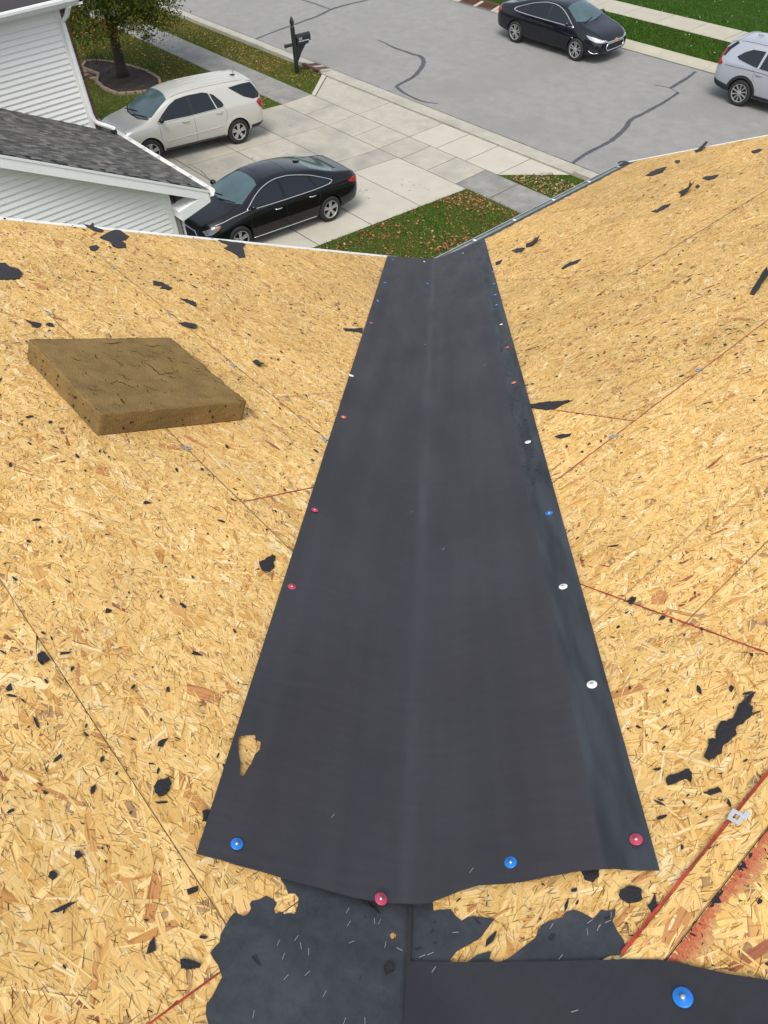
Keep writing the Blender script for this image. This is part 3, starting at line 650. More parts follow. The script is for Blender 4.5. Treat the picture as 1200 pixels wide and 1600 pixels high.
edge_line((-.6, 2.586), (1.2, 2.586), r3, .005, M['chalk'], 'struck_line')
# ragged red overspray below the second painted edge
V, F = [], []
mb = MB()
OC = []
for i in range(1500):
    b = R_.uniform(-3.93, -3.1); w = R_.uniform(.004, .016); u_ = R_.random() ** 1.6; t = 5.050 + u_ * .030 * (.6 + .4 * math.sin(b * 37)); k_ = (1 - u_) ** .5 * R_.uniform(.7, 1); OC += [[.42 * k_ + .56 * (1 - k_), .055 * k_ + .36 * (1 - k_), .035 * k_ + .14 * (1 - k_)]] * 4
    tt = R_.uniform(-.004, .004); g_ = R_.uniform(.0028, .0036); r = [r3(b, t, g_), r3(b + R_.uniform(.002, .006), t, g_), r3(b + R_.uniform(-.003, .008), t + w, g_), r3(b - .002 + tt, t + w * .7, g_)]
    mb.add(r, [(0, 1, 2, 3)])
numpy_mesh('red_overspray', np.array(mb.v) - HL, 4, attr_mat('red_overspray', .75), house, np.array(OC))['kind'] = 'stuff'
mb = MB()
for b0, b1 in ((-3.79, -3.75), (-3.70, -3.68), (-3.60, -3.54)):
    n = 8; up = []; dn = []
    for i in range(n + 1):
        b = b0 + (b1 - b0) * i / n; up.append(r3(b, 5.048 + R_.uniform(0, .004), .004)); dn.append(r3(b, 5.053 + R_.uniform(0, .012) * math.sin(math.pi * i / n), .004))
    mb.add(up + dn, [(i, i + 1, n + 2 + i, n + 1 + i) for i in range(n)])
hb(mb, 'edge_felt', M['felt'])['kind'] = 'stuff'

# drip edges, fascia, gutter on the eave of the front gable
mb = MB(); mb.hexa([lpt(-.012, .0, -.05), lpt(.03, .0, -.013), lpt(.03, 7.3, -.013), lpt(-.012, 7.3, -.05), lpt(-.012, .0, .004), lpt(.03, .0, .004), lpt(.03, 7.3, .004), lpt(-.012, 7.3, .004)]); hb(mb, 'drip_edge', M['white_alu'])
mb = MB().hexa([lpt(-.004, .0, -.20), lpt(.02, .0, -.20), lpt(.02, 7.3, -.20), lpt(-.004, 7.3, -.20), lpt(-.004, .0, -.03), lpt(.02, .0, -.03), lpt(.02, 7.3, -.03), lpt(-.004, 7.3, -.03)]); hb(mb, 'fascia', M['soffit'])
mb = MB().hexa([rpt(.0, RL - .02, -.05), rpt(7.3, RL - .02, -.05), rpt(7.3, RL + .014, -.05), rpt(.0, RL + .014, -.05), rpt(.0, RL - .02, .004), rpt(7.3, RL - .02, .004), rpt(7.3, RL + .014, .004), rpt(.0, RL + .014, .004)]); hb(mb, 'drip_edge', M['white_alu'])
mb = MB().hexa([rpt(.0, RL - .02, -.22), rpt(7.3, RL - .02, -.22), rpt(7.3, RL + .004, -.22), rpt(.0, RL + .004, -.22), rpt(.0, RL - .02, -.06), rpt(7.3, RL - .02, -.06), rpt(7.3, RL + .004, -.06), rpt(.0, RL + .004, -.06)]); hb(mb, 'fascia', M['soffit'])
# gutter: open trough with a rolled front lip
gy0, gy1 = CO[1] + .02, CO[1] + 2.93
prof = [(.075, .015), (.072, -.105), (.0, -.115), (-.035, -.09), (-.055, -.045), (-.070, -.040), (-.072, -.022), (-.058, -.020)]
sec = lambda y: [(CO[0] + p[0], y, CO[2] + p[1]) for p in prof]
V = sec(gy0) + sec(gy1); n = len(prof); F = [(i, i + 1, n + i + 1, n + i) for i in range(n - 1)]
inner = [(p[0] * .94 + .002, p[1] * .94 + .002) for p in prof]
gut = hmesh('gutter', V + [(CO[0] + p[0], gy0, CO[2] + p[1]) for p in inner] + [(CO[0] + p[0], gy1, CO[2] + p[1]) for p in inner],
            F + [(2 * n + i, 3 * n + i, 3 * n + i + 1, 2 * n + i + 1) for i in range(n - 1)] + [tuple(range(n)), tuple(range(2 * n - 1, n - 1, -1))], M['galv'])
for y in (gy0 + .55, gy0 + 1.12, gy0 + 1.72, gy0 + 2.3, gy0 + 2.82):
    hb(MB().box((CO[0] - .065, y - .012, CO[2] - .030), (CO[0] + .075, y + .012, CO[2] - .024)), 'hanger', M['white_alu'], gut)
mb = MB().hexa([(CO[0] + .06, gy0 - .1, CO[2] - .2), (CO[0] + .078, gy0 - .1, CO[2] - .2), (CO[0] + .078, gy1, CO[2] - .2), (CO[0] + .06, gy1, CO[2] - .2), (CO[0] + .06, gy0 - .1, CO[2] + .0), (CO[0] + .078, gy0 - .1, CO[2] + .0), (CO[0] + .078, gy1, CO[2] + .0), (CO[0] + .06, gy1, CO[2] + .0)])
hb(mb, 'fascia', M['soffit'])
# metal apron and ragged black eave felt along that eave
mb = MB().hexa([rpt(.015, .05, -.012), rpt(.11, .05, -.012), rpt(.11, RL - .02, -.012), rpt(.015, RL - .02, -.012), rpt(.015, .05, -.001), rpt(.11, .05, -.001), rpt(.11, RL - .02, -.001), rpt(.015, RL - .02, -.001)]); hb(mb, 'eave_flashing', M['galv'])
out = [(.055, .25), (.055, RL - .08)] + [(.13 + R_.uniform(-.012, .022), b) for b in np.linspace(RL - .05, .42, 60)] + [(.13, .3)]
V2, F2 = patch2d(out, .05); V, F = slab_from(V2, F2, lambda x, y, h: rpt(x, y, h + .001), .004); hmesh('eave_felt', V, F, M['felt_old'])

# ================================================================== MEMBRANES in the valley
PL = np.array([-NL[0], -NL[1], -NL[2]])
WLd = np.cross(NL, VD); WLd *= np.sign(-WLd[0]) if abs(WLd[0]) > 1e-6 else 1    # in-plane, away from the valley on the left side
WRd = np.cross(NR, VD); WRd *= np.sign(WRd[0] if abs(WRd[0]) > 1e-6 else 1)
if (WLd @ np.array([-1, -1, 0])) < 0: WLd = -WLd
if (WRd @ np.array([1, 1, 0])) < 0: WRd = -WRd
def valley(v, w, h=0.0):
    """point on the valley lining: v along the valley, w across it (negative left), bridging the fold softly"""
    r = .07
    P = CO + VD * v + (WLd * -w if w < 0 else WRd * w)
    k = max(0.0, 1 - abs(w) / r) ** 2
    up = NL * max(0, .5 - w / (2 * r)) + NR * max(0, .5 + w / (2 * r)) if abs(w) < r else (NL if w < 0 else NR)
    up = up / np.linalg.norm(up)
    return P + up * (h + k * .012)
def vw(px, py, h=0.006):
    """photo direction to valley coordinates"""
    out = []
    for side, n in ((-1, NL), (1, NR)):
        P = hit(px, py, n, CO + n * h) - CO - n * h; v = P @ VD; q = P - VD * v; d = q @ (WLd if side < 0 else WRd); out.append((abs(v), v, side * d, d))
    l, r = out
    return (l[1], l[2]) if l[3] > 0 and (r[3] <= 0 or l[3] > 0 and px < 660) else (r[1], r[2])
WA, WB = -.437, .486
end = [vw(*q) for q in ((312, 1341), (345, 1348), (400, 1361), (450, 1376), (520, 1397), (580, 1412), (638, 1422))]
endr = [vw(*q) for q in ((650, 1421), (672, 1415), (700, 1401), (722, 1392), (750, 1387), (785, 1385), (820, 1381), (860, 1373), (905, 1364), (960, 1361), (1035, 1361))]
edge = [(WA, end[0][0])] + [(w, v) for v, w in end[1:]] + [(w, v) for v, w in endr[:-1]] + [(WB, endr[-1][0])]
outline = [(WA, .50), (WA * .75, .36), (WA * .5, .22), (WA * .25, .09), (-.02, -.02), (.02, -.04), (.25, -.12), (WB, -.21)] + edge[::-1]
HOLE = [(372, 1153), (384, 1151), (398, 1150), (399, 1158), (407, 1160), (406, 1172), (398, 1180), (392, 1195), (386, 1203), (380, 1215), (374, 1214), (375, 1195), (372, 1178)]
hole = [(w, v) for v, w in (vw(*q) for q in HOLE)]
sheet_t = tag(empty('underlayment_sheet', tuple(CO)), 'long dark grey underlayment sheet lining the roof valley', 'underlayment')
V2, F2 = patch2d(outline, .03, [hole])
def lift_at(v, w):
    e = max(0, v - 5.95) / .3; return e * e * (.003 + .006 * math.sin((w - .12) * 8) ** 2)
def sheet3(w, v, h):
    wob = .0015 * math.sin(v * 3.1 + w * 9) + .0012 * math.sin(w * 31 + v * 1.3)
    e = max(0, v - 5.95) / .3       # free end curls up a little where it bridges
    lift = lift_at(v, w) + .0035 * max(0, min(1, (v - 3.2) / 2)) * (math.exp(-((w + .015) / .022) ** 2) - .6 * math.exp(-((w - .075) / .03) ** 2) + .5 * math.exp(-((w - .15) / .03) ** 2)) + .0015 * math.sin(w * 55 + math.sin(v * 1.7))
    return valley(v, w, h + .0068 + wob + max(-.0015, lift)) - CO
V, F = slab_from(V2, F2, sheet3, .0025)
so_ = mesh('membrane', V, F, M['sheet'], sheet_t, True)
uv = np.array([(v, w, 0) for w, v in V2] * 2); a_ = so_.data.attributes.new('suv', 'FLOAT_VECTOR', 'POINT'); a_.data.foreach_set('vector', uv.astype(np.float32).ravel())
try: so_.data.set_sharp_from_angle(angle=.9)
except Exception: pass

# plastic-cap nails
def cap_mesh(r=.0128):
    mb = MB().lathe([(r * .82, .0), (r, .0005), (r, .0018), (r * .9, .0028), (r * .42, .0024), (r * .36, .0034), (.0001, .0036)], (0, 0, 0), k=20); return mb
cap_v = cap_mesh(); head = MB().lathe([(.0036, .0030), (.0036, .0044), (.0001, .0048)], (0, 0, 0), k=10)
CAPM = {}
def cap_nail(px, py, colour, parent, plane, label, h=.0085, sc=1.0):
    n = NL if plane == 'L' else NR
    P = hit(px, py, n, CO + n * h)
    key = colour
    if key not in CAPM:
        o0 = cap_v.build('cap_nail', M['cap_' + colour], None, True); h0 = head.build('nail_head', M['steel'], None, True); CAPM[key] = (o0.data, h0.data)
        bpy.data.objects.remove(o0); bpy.data.objects.remove(h0)
    o = bpy.data.objects.new('cap_nail', CAPM[key][0]); COL.objects.link(o); hd = bpy.data.objects.new('nail_head', CAPM[key][1]); COL.objects.link(hd); hd.parent = o
    o.parent = parent; o.location = Vector(P - np.array(parent.location)); o.rotation_mode = 'QUATERNION'
    o.rotation_quaternion = Vector(n).to_track_quat('Z', 'Y') ; o.scale = (sc,) * 3
    o['label'] = label
    return o
CAPS = [(602, 442, 'blue', 'L'), (590, 470, 'blue', 'L'), (580, 505, 'red', 'L'), (549, 587, 'white', 'L'), (537, 652, 'orange', 'L'), (492, 797, 'red', 'L'), (456, 917, 'red', 'L'), (370, 1319, 'blue', 'L'), (595, 1405, 'red', 'L'),
        (798, 1348, 'blue', 'R'), (994, 1312, 'red', 'R'), (925, 1070, 'white', 'R'), (880, 917, 'white', 'R'), (858, 802, 'blue', 'R'), (825, 691, 'white', 'R'), (803, 598, 'orange', 'R'), (793, 543, 'red', 'R'), (783, 507, 'white', 'R'),
        (776, 477, 'blue', 'R'), (774, 461, 'blue', 'R'), (772, 444, 'blue', 'R'), (770, 425, 'blue', 'R'), (761, 378, 'white', 'R'), (723, 396, 'white', 'R'), (668, 443, 'blue', 'L'), (664, 539, 'red', 'L'), (614, 406, 'blue', 'L'), (663, 409, 'white', 'L')]
for px, py, c, pl in CAPS: cap_nail(px, py, c, sheet_t, pl, c + ' plastic cap nail', h=.0100 + lift_at(*vw(px, py)) + (.010 if px == 595 else 0), sc=.8 if (px, py) in ((783, 507), (723, 396), (663, 409)) else 1.0)

def staple(P, n, ang, L=.012):
    z = Vector(n); x = z.orthogonal().normalized(); y = z.cross(x); d = x * math.cos(ang) + y * math.sin(ang); e = z.cross(d) * .0005
    P = Vector(P); u = z * .0012
    return [P - d * L / 2 - e, P + d * L / 2 - e, P + d * L / 2 + e, P - d * L / 2 + e, P - d * L / 2 - e + u, P + d * L / 2 - e + u, P + d * L / 2 + e + u, P - d * L / 2 + e + u]
def staples(name, pts, parent, h, lift=.001):
    mb = MB()
    for px, py, ang in pts:
        n = NL if px < 645 else NR; mb.hexa([np.array(q) - np.array(parent.location) for q in staple(hit(px, py, n, CO + n * (h + lift)), n, ang)])
    o = mb.build(name, M['staple'], parent); o['kind'] = 'stuff'; return o
mb = MB()
for v in np.arange(1.2, 5.6, .03):
    if math.sin(v * 2.1) < -.35: continue
    for _ in range(2):
        w = .425 + R_.uniform(-.028, .028); L = R_.uniform(.006, .022); a = R_.choice((0, 0, 1.57, .8)); e = np.array([math.cos(a), math.sin(a)]) * L / 2; q = np.array([-math.sin(a), math.cos(a)]) * .0016
        mb.add([valley(v + x, w + y, 0.0080 + .0025 + .0015 * math.sin((w + y) * 55 + math.sin(v * 1.7)) + .0015 * math.sin(v * 3.1 + w * 9) + .0012 * math.sin(w * 31 + v * 1.3)) - CO for x, y in (-e - q, e - q, e + q, -e + q)], [(0, 1, 2, 3)])
mb.build('pressed_marks', M['felt'], sheet_t)['kind'] = 'stuff'
staples('staple', [(R_.uniform(430, 900), R_.uniform(760, 1380), R_.uniform(0, 3)) for _ in range(0)] + [(757, 571, 0), (737, 1360, 1), (832, 1354, 2), (643, 800, 1), (693, 858, 1), (520, 1275, 1)], sheet_t, .0112)

# old torn felt under the lower end, and the next strip laid over it
def felt_patch(name, px_outline, f_hit, nrm, h, thick, m, label, cat, step=.03, holes=(), parent_loc=None, curl=0.0):
    """flat torn piece lying on a roof plane; the outline is given as directions from the camera"""
    P = [f_hit(*q) for q in px_outline]; c = np.mean(P, 0); u = np.array([1.0, 0, 0]); u -= nrm * (u @ nrm); u /= np.linalg.norm(u); v = np.cross(nrm, u)
    to2 = lambda p: ((p - c) @ u, (p - c) @ v)
    P2 = [to2(p) for p in P]; H2 = [[to2(f_hit(*q)) for q in hh] for hh in holes]
    V2, F2 = patch2d(P2, step, H2)
    f3 = lambda x, y, hh: u * x + v * y + nrm * (hh + h + curl * (x * x + y * y))
    V, F = slab_from(V2, F2, f3, thick)
    o = mesh(name, V, F, m); o.location = Vector(c)
    return tag(o, label, cat) if label else o
TL = [(318, 1640), (325, 1600), (321, 1585), (322, 1570), (330, 1560), (335, 1550), (341, 1538), (347, 1527), (340, 1508), (334, 1500), (328, 1490), (334, 1482), (343, 1473), (344, 1462), (352, 1447), (358, 1436), (365, 1428), (373, 1430), (380, 1433), (387, 1429), (392, 1420), (390, 1413), (393, 1409), (404, 1407), (415, 1401), (426, 1406), (432, 1413), (427, 1423), (430, 1429), (437, 1426), (443, 1430), (452, 1428), (460, 1430), (465, 1415), (466, 1403), (460, 1397), (450, 1397), (447, 1388), (438, 1375), (443, 1350), (520, 1340), (640, 1340), (637.2, 1425), (636.2, 1470), (633.2, 1520), (630, 1600), (627, 1640)]
o = felt_patch('torn_underlayment', TL, on_left, NL, .0012, .0022, M['felt_old'], 'torn old black felt left of the valley seam with silver staples', 'underlayment', .03, [[(608, 1462), (613, 1458), (618, 1461), (618, 1467), (611, 1469)]])
staples('staple', [(435, 1473, 1.2), (463, 1466, 1.0), (443, 1494, 1.3), (447, 1527, .9), (480, 1521, .8), (507, 1553, 1.1), (543, 1423, 1.1), (585, 1439, 1.6), (593, 1440, 1.1), (602, 1476, 1.3), (624, 1483, -.3), (549, 1472, .5), (545, 1443, 1), (396, 1585, 1.5), (570, 1596, 1.6), (538, 1596, 1.2), (470, 1478, 1.8), (482, 1487, 1.6)], o, .0034)
fl = felt_patch('felt_fleck', [(600, 1510), (606, 1507), (615, 1513), (614, 1518), (606, 1521), (602, 1525), (600, 1518)], on_left, NL, .0036, .006, M['felt'], None, None, .01); fl.parent = o
fl.location = fl.location - o.location; fl.name = 'curled_tear'
sg = [valley(v, w, .0012) for v, w in ((6.15, -.004), (6.15, .004), (6.6, .004), (6.6, -.004))]
hmesh('felt_seam', sg, [(0, 1, 2, 3)], M['rubber'])
TR = [(640.5, 1340), (690, 1340), (676, 1404), (678, 1425), (688, 1423), (705, 1422), (712, 1432), (722, 1440), (731, 1435), (740, 1433), (757, 1435), (773, 1437), (765, 1447), (753, 1463), (746, 1470), (740, 1473), (725, 1481), (713, 1488), (708, 1495), (703, 1501), (708, 1508), (720, 1509), (730, 1507), (738, 1499), (747, 1493), (758, 1490), (768, 1488), (765, 1499), (775, 1505), (786, 1503), (797, 1498), (815, 1484), (837, 1467), (842, 1455), (847, 1447), (860, 1440), (880, 1435), (884, 1427), (897, 1423), (911, 1428), (927, 1437), (934, 1430), (940, 1423), (950, 1425), (962, 1422), (961, 1432), (957, 1440), (966, 1458), (975, 1470), (977, 1480), (972, 1488), (967, 1493), (955, 1494), (944, 1498), (934, 1502), (933, 1560), (1000, 1640), (631, 1640), (633.5, 1600), (636.5, 1520), (639.5, 1470)]
o = felt_patch('torn_underlayment', TR, on_right, NR, .0012, .0022, M['felt_old'], 'torn old black felt right of the valley seam with ragged bay of bare board', 'underlayment', .03)
staples('staple', [(673, 1490, .4), (660, 1494, .4), (712, 1457, .1), (862, 1447, 1), (918, 1456, 1.6), (922, 1440, .6), (935, 1450, 1.2), (950, 1440, .4), (955, 1430, 1.4), (876, 1496, .9), (936, 1449, .9)], o, .0034)
ST = [(641.5, 1508), (700, 1508.5), (790, 1509), (860, 1508), (930, 1506), (985, 1504.5), (1030, 1505), (1062, 1510), (1100, 1519), (1140, 1528), (1180, 1534), (1260, 1546), (1320, 1680), (628, 1680)]
o = felt_patch('underlayment_strip', ST, on_right, NR, .0092, .0028, M['strip'], 'dark new underlayment strip with one blue cap nail in the near right corner', 'underlayment', .04)
V_ = np.array([v.co[:] for v in o.data.vertices]); a_ = o.data.attributes.new('suv', 'FLOAT_VECTOR', 'POINT'); a_.data.foreach_set('vector', np.c_[V_[:, 0] + 3, V_[:, 1] + 2, V_[:, 2] * 0].astype(np.float32).ravel())
cap_nail(1067, 1559, 'blue', o, 'R', 'blue plastic cap nail', h=.0124, sc=1.25)
staples('staple', [(678, 1515, 1), (898, 1580, .3)], o, .0122)

# ================================================================== SCRAPS of old felt left on the boards
def blob(cx, cy, w, h, ang=0, n=14, jag=.28):
    out = []; ph = [R_.uniform(1 - jag, 1 + jag * .6) for _ in range(n)]; a0 = math.radians(ang)
    for i in range(n):
        a = 2 * math.pi * i / n; x = math.cos(a) * w / 2 * ph[i]; y = math.sin(a) * h / 2 * ph[i]
        out.append((cx + x * math.cos(a0) - y * math.sin(a0), cy + x * math.sin(a0) + y * math.cos(a0)))
    return out
def ragged(poly, amt, step):
    return [(x + R_.uniform(-amt, amt), y + R_.uniform(-amt, amt)) for x, y in dense(poly, step)]
SCR = [ # outline, side, label, height of the curl
 ([(155, 372), (166, 366), (180, 360), (190, 362), (201, 371), (196, 376), (186, 377), (196, 381), (197, 388), (184, 389), (176, 386), (172, 378), (162, 375)], 'L', 'largest ragged felt scrap below the neighbouring shingle roof', 0),
 ([(130, 351), (141, 353), (145, 349), (147, 356), (162, 361), (158, 364), (145, 361), (136, 356)], 'L', 'curled black felt scrap on the white roof edge above the neighbour wall', 0),
 ([(340, 376), (352, 377), (384, 382), (380, 388), (383, 403), (374, 404), (366, 397), (358, 393), (350, 389), (357, 384), (346, 380)], 'L', 'forked felt scrap at the white roof edge in front of the parked dark sedan', 0),
 ([(-8, 413), (8, 412), (14, 418), (30, 422), (35, 428), (30, 436), (18, 438), (-8, 438)], 'L', 'broad felt scrap at the far left end of the bare roof', 0),
 (blob(146, 388, 15, 8, -10), 'L', 'small oval felt scrap just below the largest ragged scrap', 0),
 ([(238, 440), (252, 442), (268, 451), (263, 454), (250, 451), (254, 448), (240, 447)], 'L', 'split felt scrap pointing down the slope above the brown foam slab', 0),
 ([(281, 467), (296, 470), (306, 474), (306, 480), (298, 477)], 'L', 'thin wedge of felt right of the split scrap', 0),
 ([(278, 506), (290, 505), (304, 508), (308, 513), (303, 516), (291, 513)], 'L', 'leaf shaped felt scrap nearest the back corner of the foam slab', .25),
 ([(38, 501), (50, 504), (64, 507), (63, 511), (56, 514), (50, 512), (48, 507)], 'L', 'hooked felt scrap behind the left corner of the foam slab', 0),
 (blob(78, 509, 14, 5, 15), 'L', 'small felt sliver beside the hooked scrap', 0),
 ([(395, 566), (402, 563), (406, 570), (411, 575), (403, 576)], 'L', 'small black felt tuft right of the foam slab', .5),
 ([(536, 514), (550, 515), (560, 514), (566, 513), (566, 522), (556, 519), (540, 518)], 'L', 'dark felt strip poking from under the valley sheet edge', 0),
 ([(404, 880), (412, 877), (425, 869), (429, 872), (427, 884), (429, 888), (420, 895), (409, 893), (405, 886)], 'L', 'square felt scrap with a tail beside the red cap nails', 0),
 ([(58, 1025), (68, 1020), (78, 1035), (72, 1039), (60, 1036)], 'L', 'black felt square alone on the left boards', .3),
 ([(240, 1231), (245, 1222), (258, 1220), (264, 1216), (267, 1227), (263, 1238), (257, 1245), (250, 1247), (242, 1241)], 'L', 'notched felt scrap on the brown strand left of the torn hole', .1),
 ([(316, 1269), (321, 1267), (340, 1271), (338, 1287), (316, 1285)], 'L', 'square felt tab sticking out under the lower left sheet edge', 0),
 ([(281, 1502), (290, 1500), (303, 1504), (313, 1510), (311, 1514), (298, 1517), (283, 1515)], 'L', 'pointed felt scrap above the red painted joint at lower left', .1),
 ([(77, 1366), (84, 1362), (90, 1370), (82, 1377), (76, 1372)], 'L', 'tiny black felt square beside a dark brown strand', 0),
 ([(118, 1332), (124, 1333), (128, 1342), (121, 1345), (117, 1340)], 'L', 'tiny curled black felt loop near the dark brown strand', .6),
 ([(1009, 275), (1018, 269), (1030, 265), (1043, 263), (1036, 270), (1022, 275)], 'R', 'leaf shaped felt scrap near the gutter end', .1),
 ([(966, 254), (975, 252), (984, 255), (977, 259), (965, 259)], 'R', 'felt shred at the end of the gutter', 0),
 ([(1085, 236), (1098, 230), (1104, 226), (1107, 230), (1100, 236), (1088, 239)], 'R', 'felt flap folded over the white edge toward the street', .3),
 ([(1060, 301), (1066, 299), (1076, 297), (1079, 289), (1081, 297), (1087, 297), (1075, 304), (1063, 309), (1064, 304)], 'R', 'felt scrap with one raised spike on the right slope', .4),
 ([(1018, 331), (1026, 329), (1034, 323), (1048, 319), (1045, 324), (1034, 329), (1026, 333)], 'R', 'long ragged felt scrap below the spiked one', 0),
 (blob(1090, 292, 7, 5), 'R', 'small felt dot just beyond the spiked scrap', 0),
 (blob(1059, 253, 9, 5, -10), 'R', 'small felt dot beyond the leaf shaped scrap by the gutter', 0),
 ([(1098, 278), (1108, 276), (1123, 274), (1118, 279), (1108, 282), (1100, 280)], 'R', 'flat felt scrap with two lobes high on the right slope', 0),
 ([(1174, 237), (1186, 233), (1192, 235), (1184, 239), (1176, 240)], 'R', 'felt sliver near the upper right roof edge', 0),
 ([(822, 382), (830, 380), (836, 375), (845, 373), (842, 380), (832, 386), (822, 388)], 'R', 'lumpy felt scrap near the top of the valley', .3),
 ([(800, 392), (808, 389), (821, 388), (816, 394), (806, 396)], 'R', 'flat grey felt piece just below the lumpy one', 0),
 ([(774, 411), (785, 406), (782, 413), (775, 416)], 'R', 'small felt triangle touching the top of the valley sheet', 0),
 ([(878, 420), (888, 412), (900, 408), (908, 406), (902, 412), (890, 416), (880, 422)], 'R', 'thin felt strip right of the upper valley', 0),
 ([(826, 634), (848, 630), (870, 628), (895, 627), (880, 633), (868, 640), (856, 642), (840, 640), (828, 638)], 'R', 'long dark felt wedge against the right edge of the valley sheet', 0),
 ([(867, 684), (876, 681), (893, 679), (890, 683), (876, 686)], 'R', 'narrow felt sliver below the long wedge', 0),
 ([(980, 941), (989, 935), (995, 940), (992, 946), (984, 946)], 'R', 'black felt lump on the red painted joint at right', .6),
 ([(1100, 1184), (1108, 1165), (1108, 1158), (1114, 1156), (1119, 1158), (1119, 1144), (1126, 1130), (1136, 1129), (1147, 1124), (1153, 1107), (1164, 1097), (1176, 1088), (1181, 1086), (1173, 1100), (1168, 1104), (1177, 1108), (1176, 1119), (1188, 1116), (1172, 1124), (1160, 1134), (1150, 1140), (1151, 1150), (1138, 1162), (1131, 1166), (1128, 1178), (1117, 1186), (1108, 1190)], 'R', 'long torn black felt scrap at the right, the biggest on that slope', .05),
 ([(1040, 1222), (1045, 1215), (1057, 1212), (1064, 1208), (1078, 1204), (1083, 1217), (1080, 1224), (1070, 1218), (1056, 1226), (1043, 1229)], 'R', 'frayed felt scrap below the biggest torn one', 0),
 ([(1100, 1242), (1112, 1236), (1124, 1233), (1128, 1239), (1112, 1243)], 'R', 'small felt scrap above the metal clip', 0),
 ([(968, 1402), (971, 1394), (980, 1388), (992, 1387), (1003, 1391), (1004, 1406), (996, 1411), (984, 1413), (972, 1409)], 'R', 'round felt scrap with a staple below the sheet corner', 0),
 ([(1012, 1418), (1020, 1413), (1024, 1398), (1026, 1412), (1033, 1421), (1026, 1430), (1018, 1427)], 'R', 'spiky felt scrap touching the red painted joint', 0),
 ([(909, 1364), (920, 1358), (938, 1358), (935, 1374), (926, 1380), (914, 1376)], 'R', 'felt stub half hidden under the lower sheet edge', 0),
 ([(1172, 461), (1177, 451), (1184, 442), (1192, 433), (1199, 428), (1203, 440), (1193, 446), (1186, 455), (1179, 462)], 'R', 'black felt horn standing upright at the far right', .25)]
for poly, sd, lab, curl in SCR:
    f_, n_ = (on_left, NL) if sd == 'L' else (on_right, NR)
    near = np.linalg.norm(f_(*poly[0]) - CAM)
    st = .02 if near < 3 else .03
    poly = ragged(poly, .95 if near < 3 else .6, 3.2 if near < 3 else 3.6)
    o = felt_patch('felt_scrap', poly, f_, n_, .003, .0035, M['felt'], lab, 'felt scrap', st, curl=0)
    if curl:
        co = np.array([v.co[:] for v in o.data.vertices]); d = co @ np.array([1, .6, .2]); d = (d - d.min()) / (np.ptp(d) + 1e-6); L = np.ptp(co, 0).max()
        for v, k in zip(o.data.vertices, d): v.co += Vector(n_) * float(k ** 2 * curl * L * .5)
# many small flecks: one mass
def flecks(plane, n, parent):
    V = []; 
    while len(V) < n:
        t = 5.4 * R_.random() ** .62 + .05
        if plane == 'L': a = R_.uniform(0, VAL_L * t); P0 = lpt; x, y = a, t
        else: a = R_.uniform(-VAL_R * t, RL - .05); P0 = lambda q, r, h: rpt(r, q, h); x, y = a, t
        if R_.random() > .35 + .65 * (math.sin(x * 2.3 + 1) * math.sin(y * 1.9 + x) > .0): continue
        L = R_.choice((.003, .004, .005, .006, .008, .008, .011, .018)) * R_.uniform(.6, 1.4); W = L * R_.uniform(.14, .5); ang = R_.gauss(0, .55) if R_.random() < .8 else R_.gauss(1.2, .4)
        ring = []
        for j in range(6):
            q = 2 * math.pi * j / 6; ex, ey = math.cos(q) * L * R_.uniform(.3, 1), math.sin(q) * W * R_.uniform(.3, 1.1)
            ring.append(P0(x + ex * math.cos(ang) - ey * math.sin(ang), y + ex * math.sin(ang) + ey * math.cos(ang), .0042) - HL)
        V.append(ring)
    o = numpy_mesh('felt_fleck', np.array(V).reshape(-1, 3), 6, M['felt'], parent); o['kind'] = 'stuff'
flecks('L', 6500, house); flecks('R', 9500, house)

# metal panel clips on the joints (parts of the house)
def clip(px, py, sd, sc=1.0, hh=.004):
    f_, n_ = (on_left, NL) if sd == 'L' else (on_right, NR); P = f_(px, py, hh)
    z = Vector(n_); x = Vector((1, 0, 0)) if sd == 'L' else Vector((0, 1, 0)); x = (x - z * x.dot(z)).normalized(); y = z.cross(x); mb = MB(); s = .013 * sc
    def bx(x0, x1, y0, y1, h0, h1):
        mb.hexa([np.array(Vector(P) + x * a + y * b + z * c) for c in (h0, h1) for a, b in ((x0, y0), (x1, y0), (x1, y1), (x0, y1))])
    bx(-s, -s * .45, -s, s * .8, 0, .0022); bx(s * .45, s, -s, s, .0002, .0024); bx(-s * .45, s * .45, s * .35, s * .95, .0001, .0020); bx(-s * .45, s * .45, -s * 1.0, -s * .45, .0003, .0021); bx(s * .2, s * 1.7, -s * 1.3, -s * .55, .0004, .0019)
    hb(mb, 'panel_clip', M['galv'] if sd == 'L' or sc < 1 else M['clip'])
for q in ((77, 490, 'L', .8), (178, 418, 'L', .8), (265, 490, 'L', .8), (365, 571, 'L', .8), (293, 700, 'L', .8), (507, 686, 'L', .9), (957, 682, 'R', .9), (1090, 578, 'R', .9), (1150, 1277, 'R', 1.0, .0105)): clip(*q)

